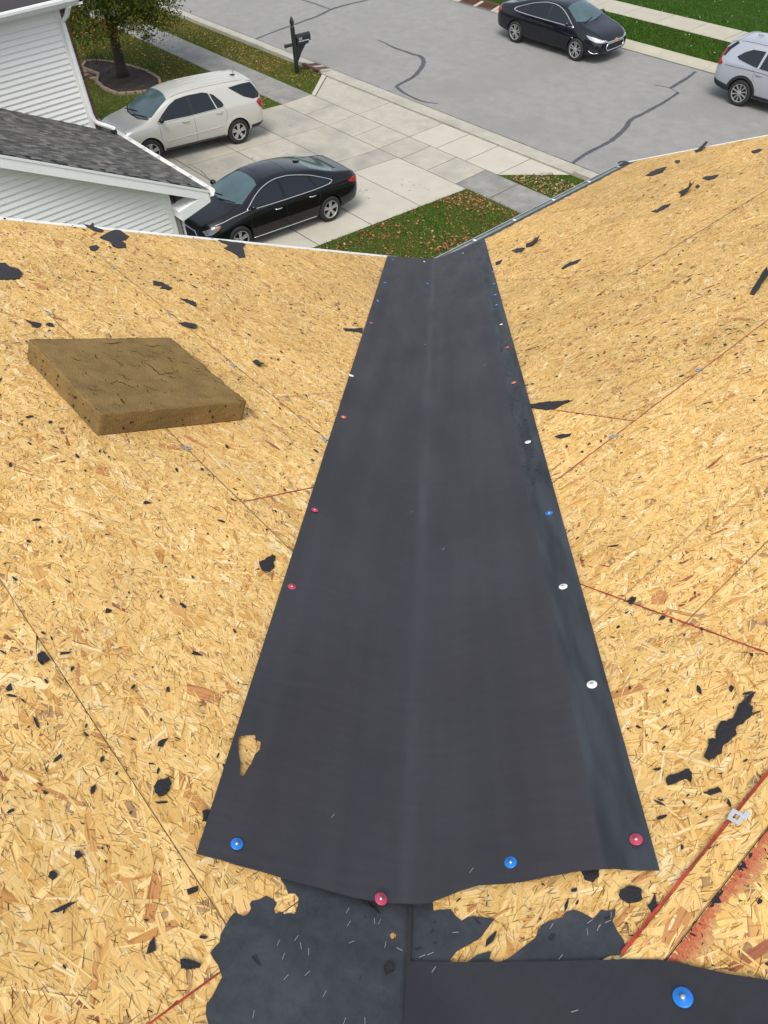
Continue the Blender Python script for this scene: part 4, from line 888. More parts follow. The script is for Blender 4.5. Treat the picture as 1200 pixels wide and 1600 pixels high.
# brown foam slab used as a kneeling pad
def foam_slab():
    h = .085; c0 = CO + np.array([0, 0, 0])
    pts = [on_left(43, 562), on_left(152, 682), on_left(381, 659)]
    a0, a1 = pts[0][0] - .0, pts[1][0] + .0; y0, y1 = pts[1][1], pts[2][1]
    cx, cy = (a0 + a1) / 2, (y0 + y1) / 2; base = hit(0, 0, (1, 0, 0), (0, 0, 0)) * 0
    zb = CO[2] - SL_ * (cy - CO[1]); c = np.array([cx, cy, zb]) + NL * .004
    ux = np.array([1.0, 0, 0]); uy = np.array([0, 1, -SL_]) / KL
    lx, ly = (a1 - a0) / 2, (y1 - y0) / 2 * KL; n = 64; V = []; idx = {}
    bm = bmesh.new(); bmesh.ops.create_cube(bm, size=2)
    bmesh.ops.subdivide_edges(bm, edges=bm.edges[:], cuts=56, use_grid_fill=True)
    rr = .006
    from mathutils import noise
    for v in bm.verts:
        p = Vector((v.co.x * lx, v.co.y * ly, (v.co.z + 1) / 2 * h))
        ex = max(0, abs(p.x) - (lx - rr)); ey = max(0, abs(p.y) - (ly - rr)); ez = max(0, p.z - (h - rr)) if p.z > h / 2 else 0
        d = math.sqrt(ex * ex + ey * ey + ez * ez)
        if d > 1e-6:
            k = min(1, rr / d) ; p = Vector((math.copysign(abs(p.x) - ex + ex * k, p.x) if ex else p.x, math.copysign(abs(p.y) - ey + ey * k, p.y) if ey else p.y, p.z - ez + ez * k if ez else p.z))
        nn = noise.noise(p * 14) * .0028 + noise.noise(p * 60) * .0016
        q = (v.co.x, v.co.y)
        side_face = abs(v.co.x) > .999 or abs(v.co.y) > .999
        out = Vector((v.co.x if abs(v.co.x) > .999 else 0, v.co.y if abs(v.co.y) > .999 else 0, 1 if v.co.z > .999 else 0))
        # edges nibbled away
        if (ex or ey) and ez: nn -= max(0, noise.noise(Vector((p.x * 30, p.y * 30, 3))) - .05) * .018
        if v.co.z > .999 and ey == 0 and ex == 0: p.z -= .006 * math.exp(-((p.x - .05) ** 2 + p.y ** 2) / .06)
        if v.co.z > -.98: p += out * nn
        v.co = Vector(ux * p.x + uy * p.y + NL * p.z)
    me = bpy.data.meshes.new('foam_slab'); bm.to_mesh(me); bm.free()
    o = link_mesh('foam_slab', me, M['foam'], None, True); o.location = Vector(c)
    tag(o, 'thick brown foam slab lying on the bare boards at left', 'foam pad')
    # splits and pits in the top
    mb = MB()
    def crackline(path, w):
        P = dense(path, .006, False); m_ = len(P); L_, R2 = [], []
        for i in range(m_):
            t = np.array(P[min(i + 1, m_ - 1)]) - np.array(P[max(0, i - 1)]); t /= np.linalg.norm(t) + 1e-9; nn = np.array([-t[1], t[0]])
            ww = w * math.sin(math.pi * (i + .6) / (m_ + .2)) * R_.uniform(.5, 1.2); cc = np.array(P[i]) + nn * R_.uniform(-.002, .002)
            for sg, B in ((-1, L_), (1, R2)):
                e = cc + nn * ww * sg; B.append(e)
        ring = [(e[0], e[1]) for e in L_] + [(e[0], e[1]) for e in R2[::-1]]
        zt = lambda e: h + .0030 + noise.noise(Vector((e[0] * 14, e[1] * 14, h * 14))) * .0028 + noise.noise(Vector((e[0] * 60, e[1] * 60, h * 60))) * .0016 - .006 * math.exp(-((e[0] - .05) ** 2 + e[1] ** 2) / .06)
        for i in range(m_ - 1):
            q = [L_[i], L_[i + 1], R2[i + 1], R2[i]]; mb.add([ux * e[0] + uy * e[1] + NL * (zt(e) - .0022) for e in q], [(3, 2, 1, 0)])
    def px(x, y): p = on_left(x, y, h) - c; return (p @ ux, p @ uy)
    for pa, w in (([(165, 558), (180, 562), (190, 570), (186, 574)], .0020), ([(222, 563), (238, 574), (250, 584), (258, 584), (276, 580)], .0035), ([(180, 595), (195, 600), (212, 607)], .0034), ([(163, 537), (178, 538), (190, 536)], .004), ([(226, 540), (238, 543), (249, 541)], .0045),
                  ([(220, 600), (240, 608), (252, 612)], .0022), ([(262, 560), (270, 567)], .0016), ([(278, 588), (285, 592)], .002), ([(180, 584), (200, 588)], .002), ([(188, 623), (196, 632)], .0045), ([(228, 555), (245, 560)], .0018), ([(255, 578), (265, 585), (280, 582)], .002), ([(172, 600), (184, 594)], .002)):
        crackline([px(*q) for q in pa], w * 1.0)
    for _ in range(60):
        x, y = R_.uniform(-lx * .92, lx * .92), R_.uniform(-ly * .92, ly * .92); a = R_.uniform(-.6, .9); L = R_.uniform(.006, .03)
        crackline([(x, y), (x + L * math.cos(a), y + L * math.sin(a)), (x + L * 1.6 * math.cos(a + .3), y + L * 1.6 * math.sin(a + .3))], R_.uniform(.001, .0026))
    for _ in range(34):      # pits in the two cut sides that face the camera
        q = R_.random(); r = R_.uniform(.002, .0055); hh = R_.uniform(.008, h - .012)
        ctr, e1 = (ux * R_.uniform(-lx * .95, lx * .95) + uy * (-ly - .0032), ux) if q < .55 else (ux * (lx + .0032) + uy * R_.uniform(-ly * .95, ly * .95), uy)
        mb.add([ctr + NL * hh + e1 * math.cos(t_) * r * R_.uniform(.6, 1.2) + NL * math.sin(t_) * r * R_.uniform(.7, 1.7) for t_ in np.linspace(0, 6.28, 8)[:-1]], [tuple(range(7))])
    mb.build('crack', M['foam_cut'], o)['kind'] = 'stuff'
foam_slab()

# ================================================================== NEIGHBOUR'S HOUSE
nb = tag(empty('neighbour_house', (-13.0, 5.74, ground_z(5.7))), 'white sided house with grey shingle garage roof next door', 'house')
NBL = np.array(nb.location)
def nmesh(name, V, F, m, parent=None): return mesh(name, np.array(V, float) - NBL, F, m, parent or nb)
def nb_(mb, name, m, parent=None): return nmesh(name, mb.v, mb.f, m, parent)
GX, GY = -13.0, 5.74            # garage side wall (facing us) and its street corner
UX, UY = -16.5, 6.05            # upper storey side wall
EY, EZ, PITCH = 6.43, 2.92, 0.5   # garage eave line; roof rises away from the street
RIDGE_Y = 0.2
def roofz(y): return EZ + PITCH * (EY - y) if y >= RIDGE_Y else EZ + PITCH * (EY - RIDGE_Y) - PITCH * (RIDGE_Y - y)
BACK = 2 * RIDGE_Y - EY
# lower gable wall with lapped planks
wall = nb_(MB().prism([(GX - .03, GY, ground_z(5.7) - .2), (GX - .03, GY, roofz(GY) - .14), (GX - .03, RIDGE_Y, roofz(RIDGE_Y) - .14), (GX - .03, BACK + .7, roofz(BACK + .7) - .14), (GX - .03, BACK + .7, .5)], (-.12, 0, 0)), 'gable_wall', M['siding'])
pitch_z = .1016
def plank(x, y0a, y1a, y0b, y1b, z0, z1, parent):
    """one lap: leans out at its lower edge, with a drip groove under it"""
    V = [(x, y0a, z0), (x, y1a, z0), (x - .004, y1b, z1), (x - .004, y0b, z1), (x + .022, y0a, z0 + .007), (x + .022, y1a, z0 + .007), (x + .003, y1b, z1), (x + .003, y0b, z1), (x + .022, y0a, z0 + .020), (x + .022, y1a, z0 + .020)]
    F = [(4, 5, 9, 8), (8, 9, 6, 7), (0, 1, 5, 4), (3, 2, 1, 0), (7, 6, 2, 3), (1, 2, 6, 9, 5), (0, 4, 8, 7, 3)]
    return nmesh('siding_plank', V, F, M['siding'], parent)
def rake_y(z):   # street-side limit of the gable at height z
    return min(GY - .10, EY - (z + .16 - EZ) / PITCH)
def rake_back(z): return max(BACK + .8, BACK + (z + .16 - EZ) / PITCH)
z = ground_z(5.7) + .25 + 13 * pitch_z
z = 0.82
while z < roofz(RIDGE_Y) - .25:
    z1 = z + pitch_z; y1a, y1b = rake_y(z), rake_y(z1); y0a, y0b = rake_back(z), rake_back(z1)
    if y1b > y0b + .05:
        o = plank(GX, y0a, y1a, y0b, y1b, z, z1, wall); o.location = Vector((0, 0, 0))
    z = z1
for ch in wall.children: pass
nb_(MB().box((GX - .02, GY - .10, .4), (GX + .022, GY + .012, roofz(GY) - .17)), 'corner_trim', M['soffit'])
nb_(MB().box((GX - 5.2, GY - .0, .4), (GX - .02, GY + .03, EZ - .18)), 'front_wall', M['soffit'])
nb_(MB().box((GX - .42, GY + .03, .4), (GX - .02, GY + .12, EZ - .2)), 'front_wall', M['mortar'])
for i in range(26):
    zz = .62 + i * .085; off = .0 if i % 2 else .11
    for k in range(2):
        x1 = GX - .005 - k * .215 - (off if k else 0); x0 = max(GX - .43, x1 - (.205 if not (k == 0 and i % 2) else .1))
        if x1 - x0 > .03: nb_(MB().box((x0, GY + .12, zz), (x1, GY + .135, zz + .068)), 'brick', M['brick'])
# garage roof: deck, shingles, fascia, soffit
X0, X1 = -25.0, GX + .32
deck = nb_(MB().prism([(X1, EY, EZ), (X1, RIDGE_Y, roofz(RIDGE_Y)), (X1, BACK, roofz(BACK)), (X1, BACK, roofz(BACK) - .1), (X1, RIDGE_Y, roofz(RIDGE_Y) - .1), (X1, EY, EZ - .1)], (X0 - X1, 0, 0)), 'roof', M['felt'])
cosr = 1 / math.hypot(1, PITCH); ex = .14
SH = [(.060, .059, .055), (.086, .083, .076), (.110, .105, .094), (.045, .045, .043), (.140, .134, .118), (.072, .070, .064)]
rows_n = int((EY - RIDGE_Y) / (ex * cosr)); rest = MB(); restc = []
n_ind = 0
for r in range(rows_n):
    ya = EY + .02 - r * ex * cosr; yb = ya - (ex + .035) * cosr; x = X1 - (r % 3) * .11
    while x > X0:
        w = .33; xa, xb = min(X1, x), x - w; x -= w
        if xa - xb < .04: continue
        za, zb_ = roofz(ya) + .010 + R_.uniform(0, .003), roofz(yb) + .004; c = np.array(R_.choice(SH)) * R_.uniform(.9, 1.1)
        V = []; C = []
        # laminated tabs: short raised pieces of differing width along the strip
        q = xb; f = []; cc = []
        while q < xa - .002:
            w2 = min(xa - q, R_.uniform(.06, .15)); hi = .004 if R_.random() < .5 else 0; k = len(V)
            V += [(q + .002, ya, za + hi), (q + w2, ya, za + hi), (q + w2, yb, zb_ + hi * .5), (q + .002, yb, zb_ + hi * .5), (q + .002, ya, za - .01), (q + w2, ya, za - .01)]
            f += [(k, k + 1, k + 2, k + 3), (k + 4, k + 5, k + 1, k)]; cc += [list(np.array(R_.choice(SH)) * R_.uniform(.85, 1.15))] * 6; q += w2
        vis = xa > -17.1 and ya > 1.3 and n_ind < 290
        if vis:
            n_ind += 1; o = nmesh('shingle', V, f, M['shingle'], deck); a = o.data.color_attributes.new('Col', 'FLOAT_COLOR', 'POINT'); a.data.foreach_set('color', np.c_[np.array(cc), np.ones(len(cc))].astype(np.float32).ravel())
        elif xa > -19 and ya > -.2: rest.add(V, f); restc += cc
o = nb_(rest, 'shingle_field', M['shingle'], deck); o['kind'] = 'stuff'; a = o.data.color_attributes.new('Col', 'FLOAT_COLOR', 'POINT'); a.data.foreach_set('color', np.c_[np.array(restc), np.ones(len(restc))].astype(np.float32).ravel())
def rake_board(y0, y1, zt, zb, x0, x1, name, m, parent=None):
    return nb_(MB().hexa([(x0, y0, roofz(y0) + zb), (x1, y0, roofz(y0) + zb), (x1, y1, roofz(y1) + zb), (x0, y1, roofz(y1) + zb), (x0, y0, roofz(y0) + zt), (x1, y0, roofz(y0) + zt), (x1, y1, roofz(y1) + zt), (x0, y1, roofz(y1) + zt)]), name, m, parent)
rake_board(RIDGE_Y, EY - .03, -.004, -.20, X1, X1 + .022, 'rake_fascia', M['soffit'])
rake_board(RIDGE_Y, EY, .012, -.03, X1 + .022, X1 + .034, 'drip_edge', M['white_alu'])
rake_board(RIDGE_Y, EY - .03, -.14, -.16, GX - .0, X1, 'rake_soffit', M['soffit'])
nb_(MB().box((X0, GY, EZ - .20), (X1, EY - .02, EZ - .18)), 'eave_soffit', M['soffit'])
nb_(MB().box((X0, EY - .02, EZ - .20), (X1, EY, EZ - .0)), 'eave_fascia', M['soffit'])
# boxed rake return at the eave corner
nb_(MB().hexa([(GX + .0, GY + .02, EZ - .36), (X1 + .02, GY + .02, EZ - .36), (X1 + .02, EY - .02, EZ - .205), (GX, EY - .02, EZ - .205), (GX, GY + .02, EZ - .16), (X1 + .02, GY + .02, EZ - .16), (X1 + .02, EY - .02, EZ - .03), (GX, EY - .02, EZ - .03)]), 'rake_return', M['soffit'])
def trough(x0, x1, y, z, name, parent, m, sgn=1):
    pr = [(0, .0), (0, -.11), (sgn * .075, -.12), (sgn * .10, -.08), (sgn * .125, -.05), (sgn * .128, -.005), (sgn * .112, -.003), (sgn * .112, -.02), (sgn * .09, -.075), (sgn * .07, -.105), (sgn * .01, -.10), (sgn * .01, -.005)]
    V = [(x, y + p[0], z + p[1]) for x in (x0, x1) for p in pr]; n = len(pr)
    F = [(i, (i + 1) % n, n + (i + 1) % n, n + i) for i in range(n)] + [tuple(range(n))[::-1], tuple(range(n, 2 * n))]
    return nmesh(name, V, F, m, parent)
g = trough(-20.5, X1 + .02, EY + .0, EZ + .0, 'gutter', nb, M['white_alu'])
for x in np.arange(-16.6, -12.8, .62): nb_(MB().box((x, EY + .004, EZ - .012), (x + .022, EY + .12, EZ - .004)), 'hanger', M['steel'], g)
dp = [(GX - .18, EY + .06, EZ - .12), (GX - .18, EY + .05, EZ - .2), (GX - .10, GY + .28, EZ - .45), (GX - .06, GY + .17, EZ - .62), (GX - .06, GY + .17, .45)]
nb_(MB().tube([dp[0], dp[1]] + [tuple(p) for p in smooth_path(dp[1:4], 4)] + [dp[4]], .042, 8), 'downspout', M['white_alu'])
nb_(MB().box((GX - .5, GY + .14, 1.6), (GX - .32, GY + .3, 2.1)), 'wall_lantern', M['plastic'])
# upper storey standing on the garage roof
wall2 = nb_(MB().box((UX - .15, -4, 2.0), (UX - .03, UY, 5.45)), 'upper_wall', M['siding'])
z = 2.95
while z < 5.42:
    z1 = z + .1016; ye = UY - .10
    yb = lambda zz: max(-3.5, EY - (zz - .0 - EZ) / PITCH) - .03 if zz > EZ - .1 else ye - .1
    y0 = EY - (z - EZ) / PITCH - .12
    plank(UX, max(-3.5, min(y0, ye - .02)), ye, max(-3.5, min(y0 - .2, ye - .02)), ye, z, z1, wall2); z = z1
nb_(MB().box((UX - .02, UY - .10, 2.9), (UX + .024, UY + .01, 5.42)), 'corner_trim', M['soffit'])
nb_(MB().box((UX - 8, UY - .1, 2.0), (UX - .15, UY, 5.45)), 'front_wall', M['mortar'])
fw = nb_(MB().box((UX - .62, UY + .01, 2.9), (UX - .01, UY + .10, 5.42)), 'brick_return', M['mortar'])
for i in range(30):
    zz = 2.95 + i * .083
    for k in range(2):
        w = .20 if (i + k) % 2 else .10; x1 = UX + .004 - (0 if k == 0 else (.10 if i % 2 == 0 else .20) + .012)
        nb_(MB().box((x1 - w, UY + .02, zz), (x1 + R_.uniform(-.003, .003), UY + .125 + R_.uniform(0, .012), zz + .066)), 'brick', M['brick'], fw)
UEZ = 5.50
trough_x = UX + .30
upr = MB().prism([(trough_x, -5, UEZ), (UX - 6, -5, UEZ + 3), (UX - 6, UY + .4, UEZ + 3), (trough_x, UY + .4, UEZ)], (0, 0, -.12)); up = nb_(upr, 'roof', M['shingle'])
a = up.data.color_attributes.new('Col', 'FLOAT_COLOR', 'POINT'); a.data.foreach_set('color', np.tile(np.array([.035, .033, .038, 1], np.float32), len(up.data.vertices)))
nb_(MB().box((UX, -5, UEZ - .16), (trough_x, UY + .4, UEZ - .145)), 'eave_soffit', M['soffit'])
nb_(MB().box((trough_x - .02, -5, UEZ - .145), (trough_x, UY + .4, UEZ - .01)), 'eave_fascia', M['soffit'])
V = [(trough_x + p, y, UEZ + q) for y in (-5, UY + .3) for p, q in ((0, .0), (0, -.11), (.075, -.12), (.10, -.08), (.125, -.05), (.128, -.005), (.112, -.003), (.112, -.02), (.07, -.105), (.01, -.10), (.01, -.005))]
n = 11; nmesh('gutter', V, [(i, (i + 1) % n, n + (i + 1) % n, n + i) for i in range(n)] + [tuple(range(n)), tuple(range(n, 2 * n))[::-1]], M['white_alu'])
dq = [(trough_x + .05, UY + .10, UEZ - .12), (trough_x - .1, UY + .06, UEZ - .3), (UX + .07, UY - .01, UEZ - .42), (UX + .07, UY - .01, 3.42), (UX + .09, UY + .03, 3.26), (UX + .16, UY + .22, 3.14), (UX + .2, UY + .34, 3.06)]
nb_(MB().tube(dq[:3] + [dq[3]] + [tuple(p) for p in smooth_path(dq[3:], 4)][1:], .046, 8), 'downspout', M['white_alu'])
nb_(MB().box((UX + .16, UY + .26, 2.98), (UX + .24, UY + .36, 3.06)), 'downspout_outlet', M['plastic'])

# ================================================================== TREE in its edged mulch bed
TB = on_drive(193, 121)
def tree():
    bz = ground_z(TB[1]); t = tag(empty('shade_tree', (TB[0], TB[1], bz)), 'leafy olive green street tree rising from an edged mulch bed', 'tree')
    mb = MB(); rr = R_
    trunk = [(0, 0, -.1), (.01, .0, .35), (.03, .02, .9), (.02, .05, 1.6), (.03, .06, 2.3), (.05, .08, 3.2), (.02, .1, 4.3), (0, .1, 5.6)]
    mb.tube(trunk, [.27, .19, .165, .155, .14, .11, .07, .03], 12)
    limbs = []
    for i in range(15):
        z = rr.uniform(1.5, 4.3); a = i * 2.4 + rr.uniform(-.4, .4); L = rr.uniform(1.6, 2.7) * (1.1 - .09 * z); p = [(.02, .05, z)]
        for k in range(1, 5):
            s = k / 4; p.append((.02 + math.cos(a) * L * s + rr.uniform(-.1, .1), .05 + math.sin(a) * L * s + rr.uniform(-.1, .1), z + L * (.55 * s + .12 * s * s) + rr.uniform(-.06, .06) - (.3 * s if z < 2.1 else 0)))
        mb.tube(p, [.06, .045, .032, .02, .008], 6); limbs += p[2:]
        for k in range(3):
            q = p[rr.choice((2, 3))]; b = a + rr.uniform(-1.2, 1.2); l2 = rr.uniform(.5, 1.1); e = [(q[0] + math.cos(b) * l2 * s, q[1] + math.sin(b) * l2 * s, q[2] + l2 * .35 * s) for s in (0, .5, 1)]
            mb.tube(e, [.02, .013, .005], 5); limbs += e[1:]
    mb.build('trunk', M['bark'], t, True)
    # clumps of leaves round the twigs and through the crown
    cl = [np.array(p) for p in limbs]
    for _ in range(190):
        a, b = rr.uniform(0, 6.28), math.acos(rr.uniform(-.92, 1)); r = rr.uniform(.55, 1.0); cl.append(np.array([math.cos(a) * math.sin(b) * 3.1 * r, math.sin(a) * math.sin(b) * 2.9 * r, 3.45 + math.cos(b) * 2.5 * r]))
    for _ in range(70):
        a, r = rr.uniform(0, 6.28), math.sqrt(rr.random()) * 2.7; cl.append(np.array([math.cos(a) * r, math.sin(a) * r, 1.55 + .12 * r + rr.uniform(0, .8)]))
    V, C = [], []
    pal = [(.050, .080, .014), (.072, .100, .018), (.105, .120, .022), (.155, .135, .026), (.036, .060, .012), (.19, .125, .026), (.24, .11, .025)]
    for c in cl:
        tone = rr.uniform(.7, 1.35); base = rr.choices(pal, (6, 7, 5, 2, 4, .6, .25))[0]; R = rr.uniform(.28, .55)
        for _ in range(rr.randint(85, 130)):
            d = np.array([rr.gauss(0, 1), rr.gauss(0, 1), rr.gauss(0, .75)]); d *= R * .55
            p = c + d; s = rr.uniform(.035, .065); a = np.array([rr.gauss(0, 1), rr.gauss(0, 1), rr.gauss(-.5, .6)]); a /= np.linalg.norm(a); b = np.cross(a, np.array([rr.gauss(0, 1), rr.gauss(0, 1), rr.gauss(0, 1)])); b /= np.linalg.norm(b) + 1e-9
            V += [p - a * s, p - b * s * .45, p + a * s, p + b * s * .45]; k = np.array(base if rr.random() < .8 else rr.choice(pal)) * tone * rr.uniform(.75, 1.3); C += [k] * 4
    o = numpy_mesh('crown', np.array(V), 4, M['leaf'], t, np.array(C))
tree()
def bed():
    b = tag(empty('mulch_bed', (TB[0], TB[1], ground_z(TB[1]))), 'dark mulch bed ringed with tan edging stones around the tree', 'planting bed'); o = np.array(b.location)
    V2, F2 = patch2d(BED, .12)
    hgt = lambda x, y: .03 + .05 * math.sin(x * 5 + y * 3) ** 2 * .5 + R_.uniform(0, .025)
    mesh('mulch', [np.array((x, y, ground_z(y) + hgt(x, y))) - o for x, y in V2], F2, M['mulch'], b, False)
    P = dense(BED, .21); n = len(P)
    for i in range(n):
        p, q = np.array(P[i]), np.array(P[(i + 1) % n]); L = np.linalg.norm(q - p)
        if L < .05: continue
        t = (q - p) / L; nn = np.array([-t[1], t[0]]) * .05; e = t * .006; z0 = ground_z(p[1]); z1 = ground_z(q[1]); h = .085 + R_.uniform(0, .012)
        r = [p + e - nn, q - e - nn, q - e + nn, p + e + nn]
        MB().hexa([(*(r[j] - o[:2]), (z0 if j in (0, 3) else z1) - .05 - o[2]) for j in range(4)] + [(*((r[j] - (r[j] - (p + q) / 2) * .08) - o[:2]), (z0 if j in (0, 3) else z1) + h - o[2]) for j in range(4)]).build('edging_stone', M['edging'], b)
    # cut-back stalks
    mb = MB()
    sx, sy = on_drive(164, 97)[:2]
    for _ in range(46):
        x, y = sx + R_.gauss(0, .45), sy - .25 + R_.gauss(0, .25); z = ground_z(y) - o[2]; mb.tube([(x - o[0], y - o[1], z), (x - o[0] + R_.gauss(0, .08), y - o[1] + R_.gauss(0, .08), z + R_.uniform(.2, .5))], [.008, .003], 4)
    mb.build('dry_stalks', M['mulch'], b)['kind'] = 'stuff'
bed()
# low rubble of brown stones beside the neighbour's brick front
rub = tag(empty('stone_border', tuple(on_drive(140, 125))), 'low border of brown stones beside the white house corner', 'stone border'); ro = np.array(rub.location)
for i in range(9):
    p = on_drive(133 + i * 2.6 + R_.uniform(-1, 1), 113 + i * 2.0 + R_.uniform(-2, 2)) - ro; s = R_.uniform(.10, .17)
    bm = bmesh.new(); bmesh.ops.create_icosphere(bm, subdivisions=1, radius=s)
    for v in bm.verts: v.co = Vector((v.co.x * R_.uniform(.8, 1.2), v.co.y * R_.uniform(.8, 1.1), v.co.z * .55)) + Vector(p)
    me = bpy.data.meshes.new('stone'); bm.to_mesh(me); bm.free(); link_mesh('stone', me, M['brick'] if i % 2 else M['edging'], rub)

# ================================================================== MAILBOX
def mailbox():
    b = on_ground(464.5, 115); t = tag(empty('mailbox', tuple(b)), 'black mailbox with white lettering on an ornate black post', 'mailbox')
    k = 1.0
    MB().box((-.055, -.055, -.1), (.055, .055, 1.42)).build('post', M['post'], t)
    MB().lathe([(.075, 1.40), (.08, 1.43), (.05, 1.46), (.045, 1.49), (.075, 1.55), (.078, 1.60), (.05, 1.68), (.02, 1.74), (.001, 1.76)], (0, 0, 0), k=14).build('finial', M['post'], t, True)
    # arm towards the street with a curved brace
    MB().box((-.045, -.30, .88), (.045, .56, .96)).build('arm', M['post'], t)
    MB().lathe([(.0, -.38), (.05, -.37), (.068, -.33), (.05, -.29), (.03, -.28)], (0, 0, .92), axis='y', k=12).build('arm_knob', M['post'], t, True)
    br = [(0, .04, .36), (0, .14, .50), (0, .24, .66), (0, .38, .82), (0, .46, .90)]
    MB().tube(smooth_path(br, 4), .036, 8).build('brace', M['post'], t, True)
    MB().prism([(-.03, .05, .40), (-.03, .40, .86), (-.03, .05, .86), ], (.06, 0, 0)).build('bracket', M['post'], t)
    n = 12; w, z0 = .095, .965
    prof = [(-w, z0), (w, z0), (w, z0 + .14)] + [(w * math.cos(math.pi * i / n), z0 + .14 + w * math.sin(math.pi * i / n)) for i in range(1, n)] + [(-w, z0 + .14)]
    box = MB().prism([(p[0], .08, p[1]) for p in prof], (0, .52, 0)).build('box', M['post'], t)
    dp = [(p[0] * 1.05, p[1] + (p[1] - z0 - .1) * .05) for p in prof]
    dr = MB().prism([(p[0], .60, p[1]) for p in dp], (0, .018, 0)).build('door', M['post'], t)
    MB().box((-.02, .618, z0 + .19), (.02, .64, z0 + .21)).build('handle', M['post'], dr)
    MB().box((-.09, .09, z0 - .09), (.09, .50, z0 - .005)).build('paper_holder', M['post'], t)
    # small unreadable white address strokes and a name strip on both sides
    mb = MB()
    for sx in (-1, 1):
        xx = sx * (w + .002)
        def st(y0, y1, za, zb): mb.box((min(xx, xx + sx * .001), y0, za), (max(xx, xx + sx * .001), y1, zb))
        for j, (ya) in enumerate((.16, .205, .25)):
            st(ya, ya + .03, z0 + .135, z0 + .143); st(ya, ya + .03, z0 + .098, z0 + .106); st(ya, ya + .03, z0 + .061, z0 + .069)
            if j != 1: st(ya, ya + .008, z0 + .061, z0 + .143)
            st(ya + .022, ya + .03, z0 + .061, z0 + .143)
        q = .15
        while q < .53: l = R_.uniform(.012, .03); st(q, q + l, z0 + .012, z0 + R_.uniform(.034, .042)); q += l + .006
    mb.build('lettering', M['print'], box)
    MB().box((w + .004, .16, z0 + .17), (w + .01, .19, z0 + .19)).build('flag', M['post'], t)
    t.rotation_euler = (0, 0, math.radians(-8))
mailbox()

# ================================================================== CARS
def catm(tab, x):
    """smooth interpolation of station rows at x"""
    X = [r[0] for r in tab]
    i = max(0, min(len(X) - 2, int(np.searchsorted(X, x)) - 1)); t = (x - X[i]) / (X[i + 1] - X[i])
    return [a + (b - a) * t for a, b in zip(tab[i], tab[i + 1])]
def body_mesh(tab, wheels, wr):
    """closed shell lofted through cross-sections, smoothed, with the wheel openings cut through the sides"""
    V, F = [], []; K = None
    for (x, zb, w, zs, ws, zt, wt) in tab:
        hz = zs - zb
        half = [(0, zb), (w * .70, zb), (w * .955, zb + .05 + .02 * hz), (w * .995, zb + hz * .34), (w, zb + hz * .62), (w * .4 + ws * .6, zb + hz * .88), (ws, zs),
                (ws + (wt - ws) * .5 + .012, zs + (zt - zs) * .46), (wt + .015, zs + (zt - zs) * .86), (wt * .80, zt - (zt - zs) * .035 - .006), (wt * .4, zt - .003), (0, zt)]
        ring = [(x, y, z) for y, z in half] + [(x, -y, z) for y, z in half[-2:0:-1]]
        K = len(ring); V += ring
    n = len(tab)
    for i in range(n - 1):
        for j in range(K): F.append((i * K + j, i * K + (j + 1) % K, (i + 1) * K + (j + 1) % K, (i + 1) * K + j))
    # end caps as quads across
    for base, rev in ((0, False), ((n - 1) * K, True)):
        h = K // 2
        for j in range(h):
            a, b = base + j, base + j + 1; c, d = base + (K - j - 1) % K, base + (K - j) % K
            q = [a, b, c, d] if j not in (0, h - 1) else ([base, base + 1, base + K - 1] if j == 0 else [base + h - 1, base + h, base + h + 1])
            F.append(tuple(q[::-1] if not rev else q))
    me = bpy.data.meshes.new('body'); me.from_pydata(V, [], F); me.update()
    bm = bmesh.new(); bm.from_mesh(me); bmesh.ops.recalc_face_normals(bm, faces=bm.faces[:])
    cl = bm.edges.layers.float.new('crease_edge'); bm.verts.ensure_lookup_table()
    for e in bm.edges:
        a, b = sorted(v.index for v in e.verts)
        if b - a == K:
            j = a % K
            if j in (6, K - 6): e[cl] = .55
            if j in (8, K - 8): e[cl] = .35
            if j in (2, K - 2): e[cl] = .4
    bm.to_mesh(me); bm.free()
    o = bpy.data.objects.new('tmp', me); COL.objects.link(o)
    ss = o.modifiers.new('s', 'SUBSURF'); ss.levels = 2; ss.render_levels = 2
    dg = bpy.context.evaluated_depsgraph_get(); e = o.evaluated_get(dg); m2 = bpy.data.meshes.new_from_object(e, depsgraph=dg)
    vs = [v.co.copy() for v in m2.vertices]; ps = [tuple(p.vertices) for p in m2.polygons]; tree_ = BVHTree.FromPolygons(vs, ps)
    o.modifiers.clear(); o.data = m2
    cut = []
    for x in wheels:
        for sg in (-1, 1):
            bm = bmesh.new(); bmesh.ops.create_cone(bm, cap_ends=True, segments=40, radius1=wr + .045, radius2=wr + .045, depth=.42)
            cm = bpy.data.meshes.new('c'); bm.to_mesh(cm); bm.free(); c = bpy.data.objects.new('cut', cm); COL.objects.link(c)
            c.matrix_world = Matrix.Translation((x, sg * .82, wr)) @ Matrix.Rotation(math.pi / 2, 4, 'X'); cut.append(c)
            b = o.modifiers.new('b', 'BOOLEAN'); b.operation = 'DIFFERENCE'; b.solver = 'EXACT'; b.object = c
    bpy.context.view_layer.update(); dg = bpy.context.evaluated_depsgraph_get(); out = bpy.data.meshes.new_from_object(o.evaluated_get(dg), depsgraph=dg)
    for c in cut: bpy.data.objects.remove(c)
    bpy.data.objects.remove(o)
    return out, tree_
TYRE, RIMS = {}, {}
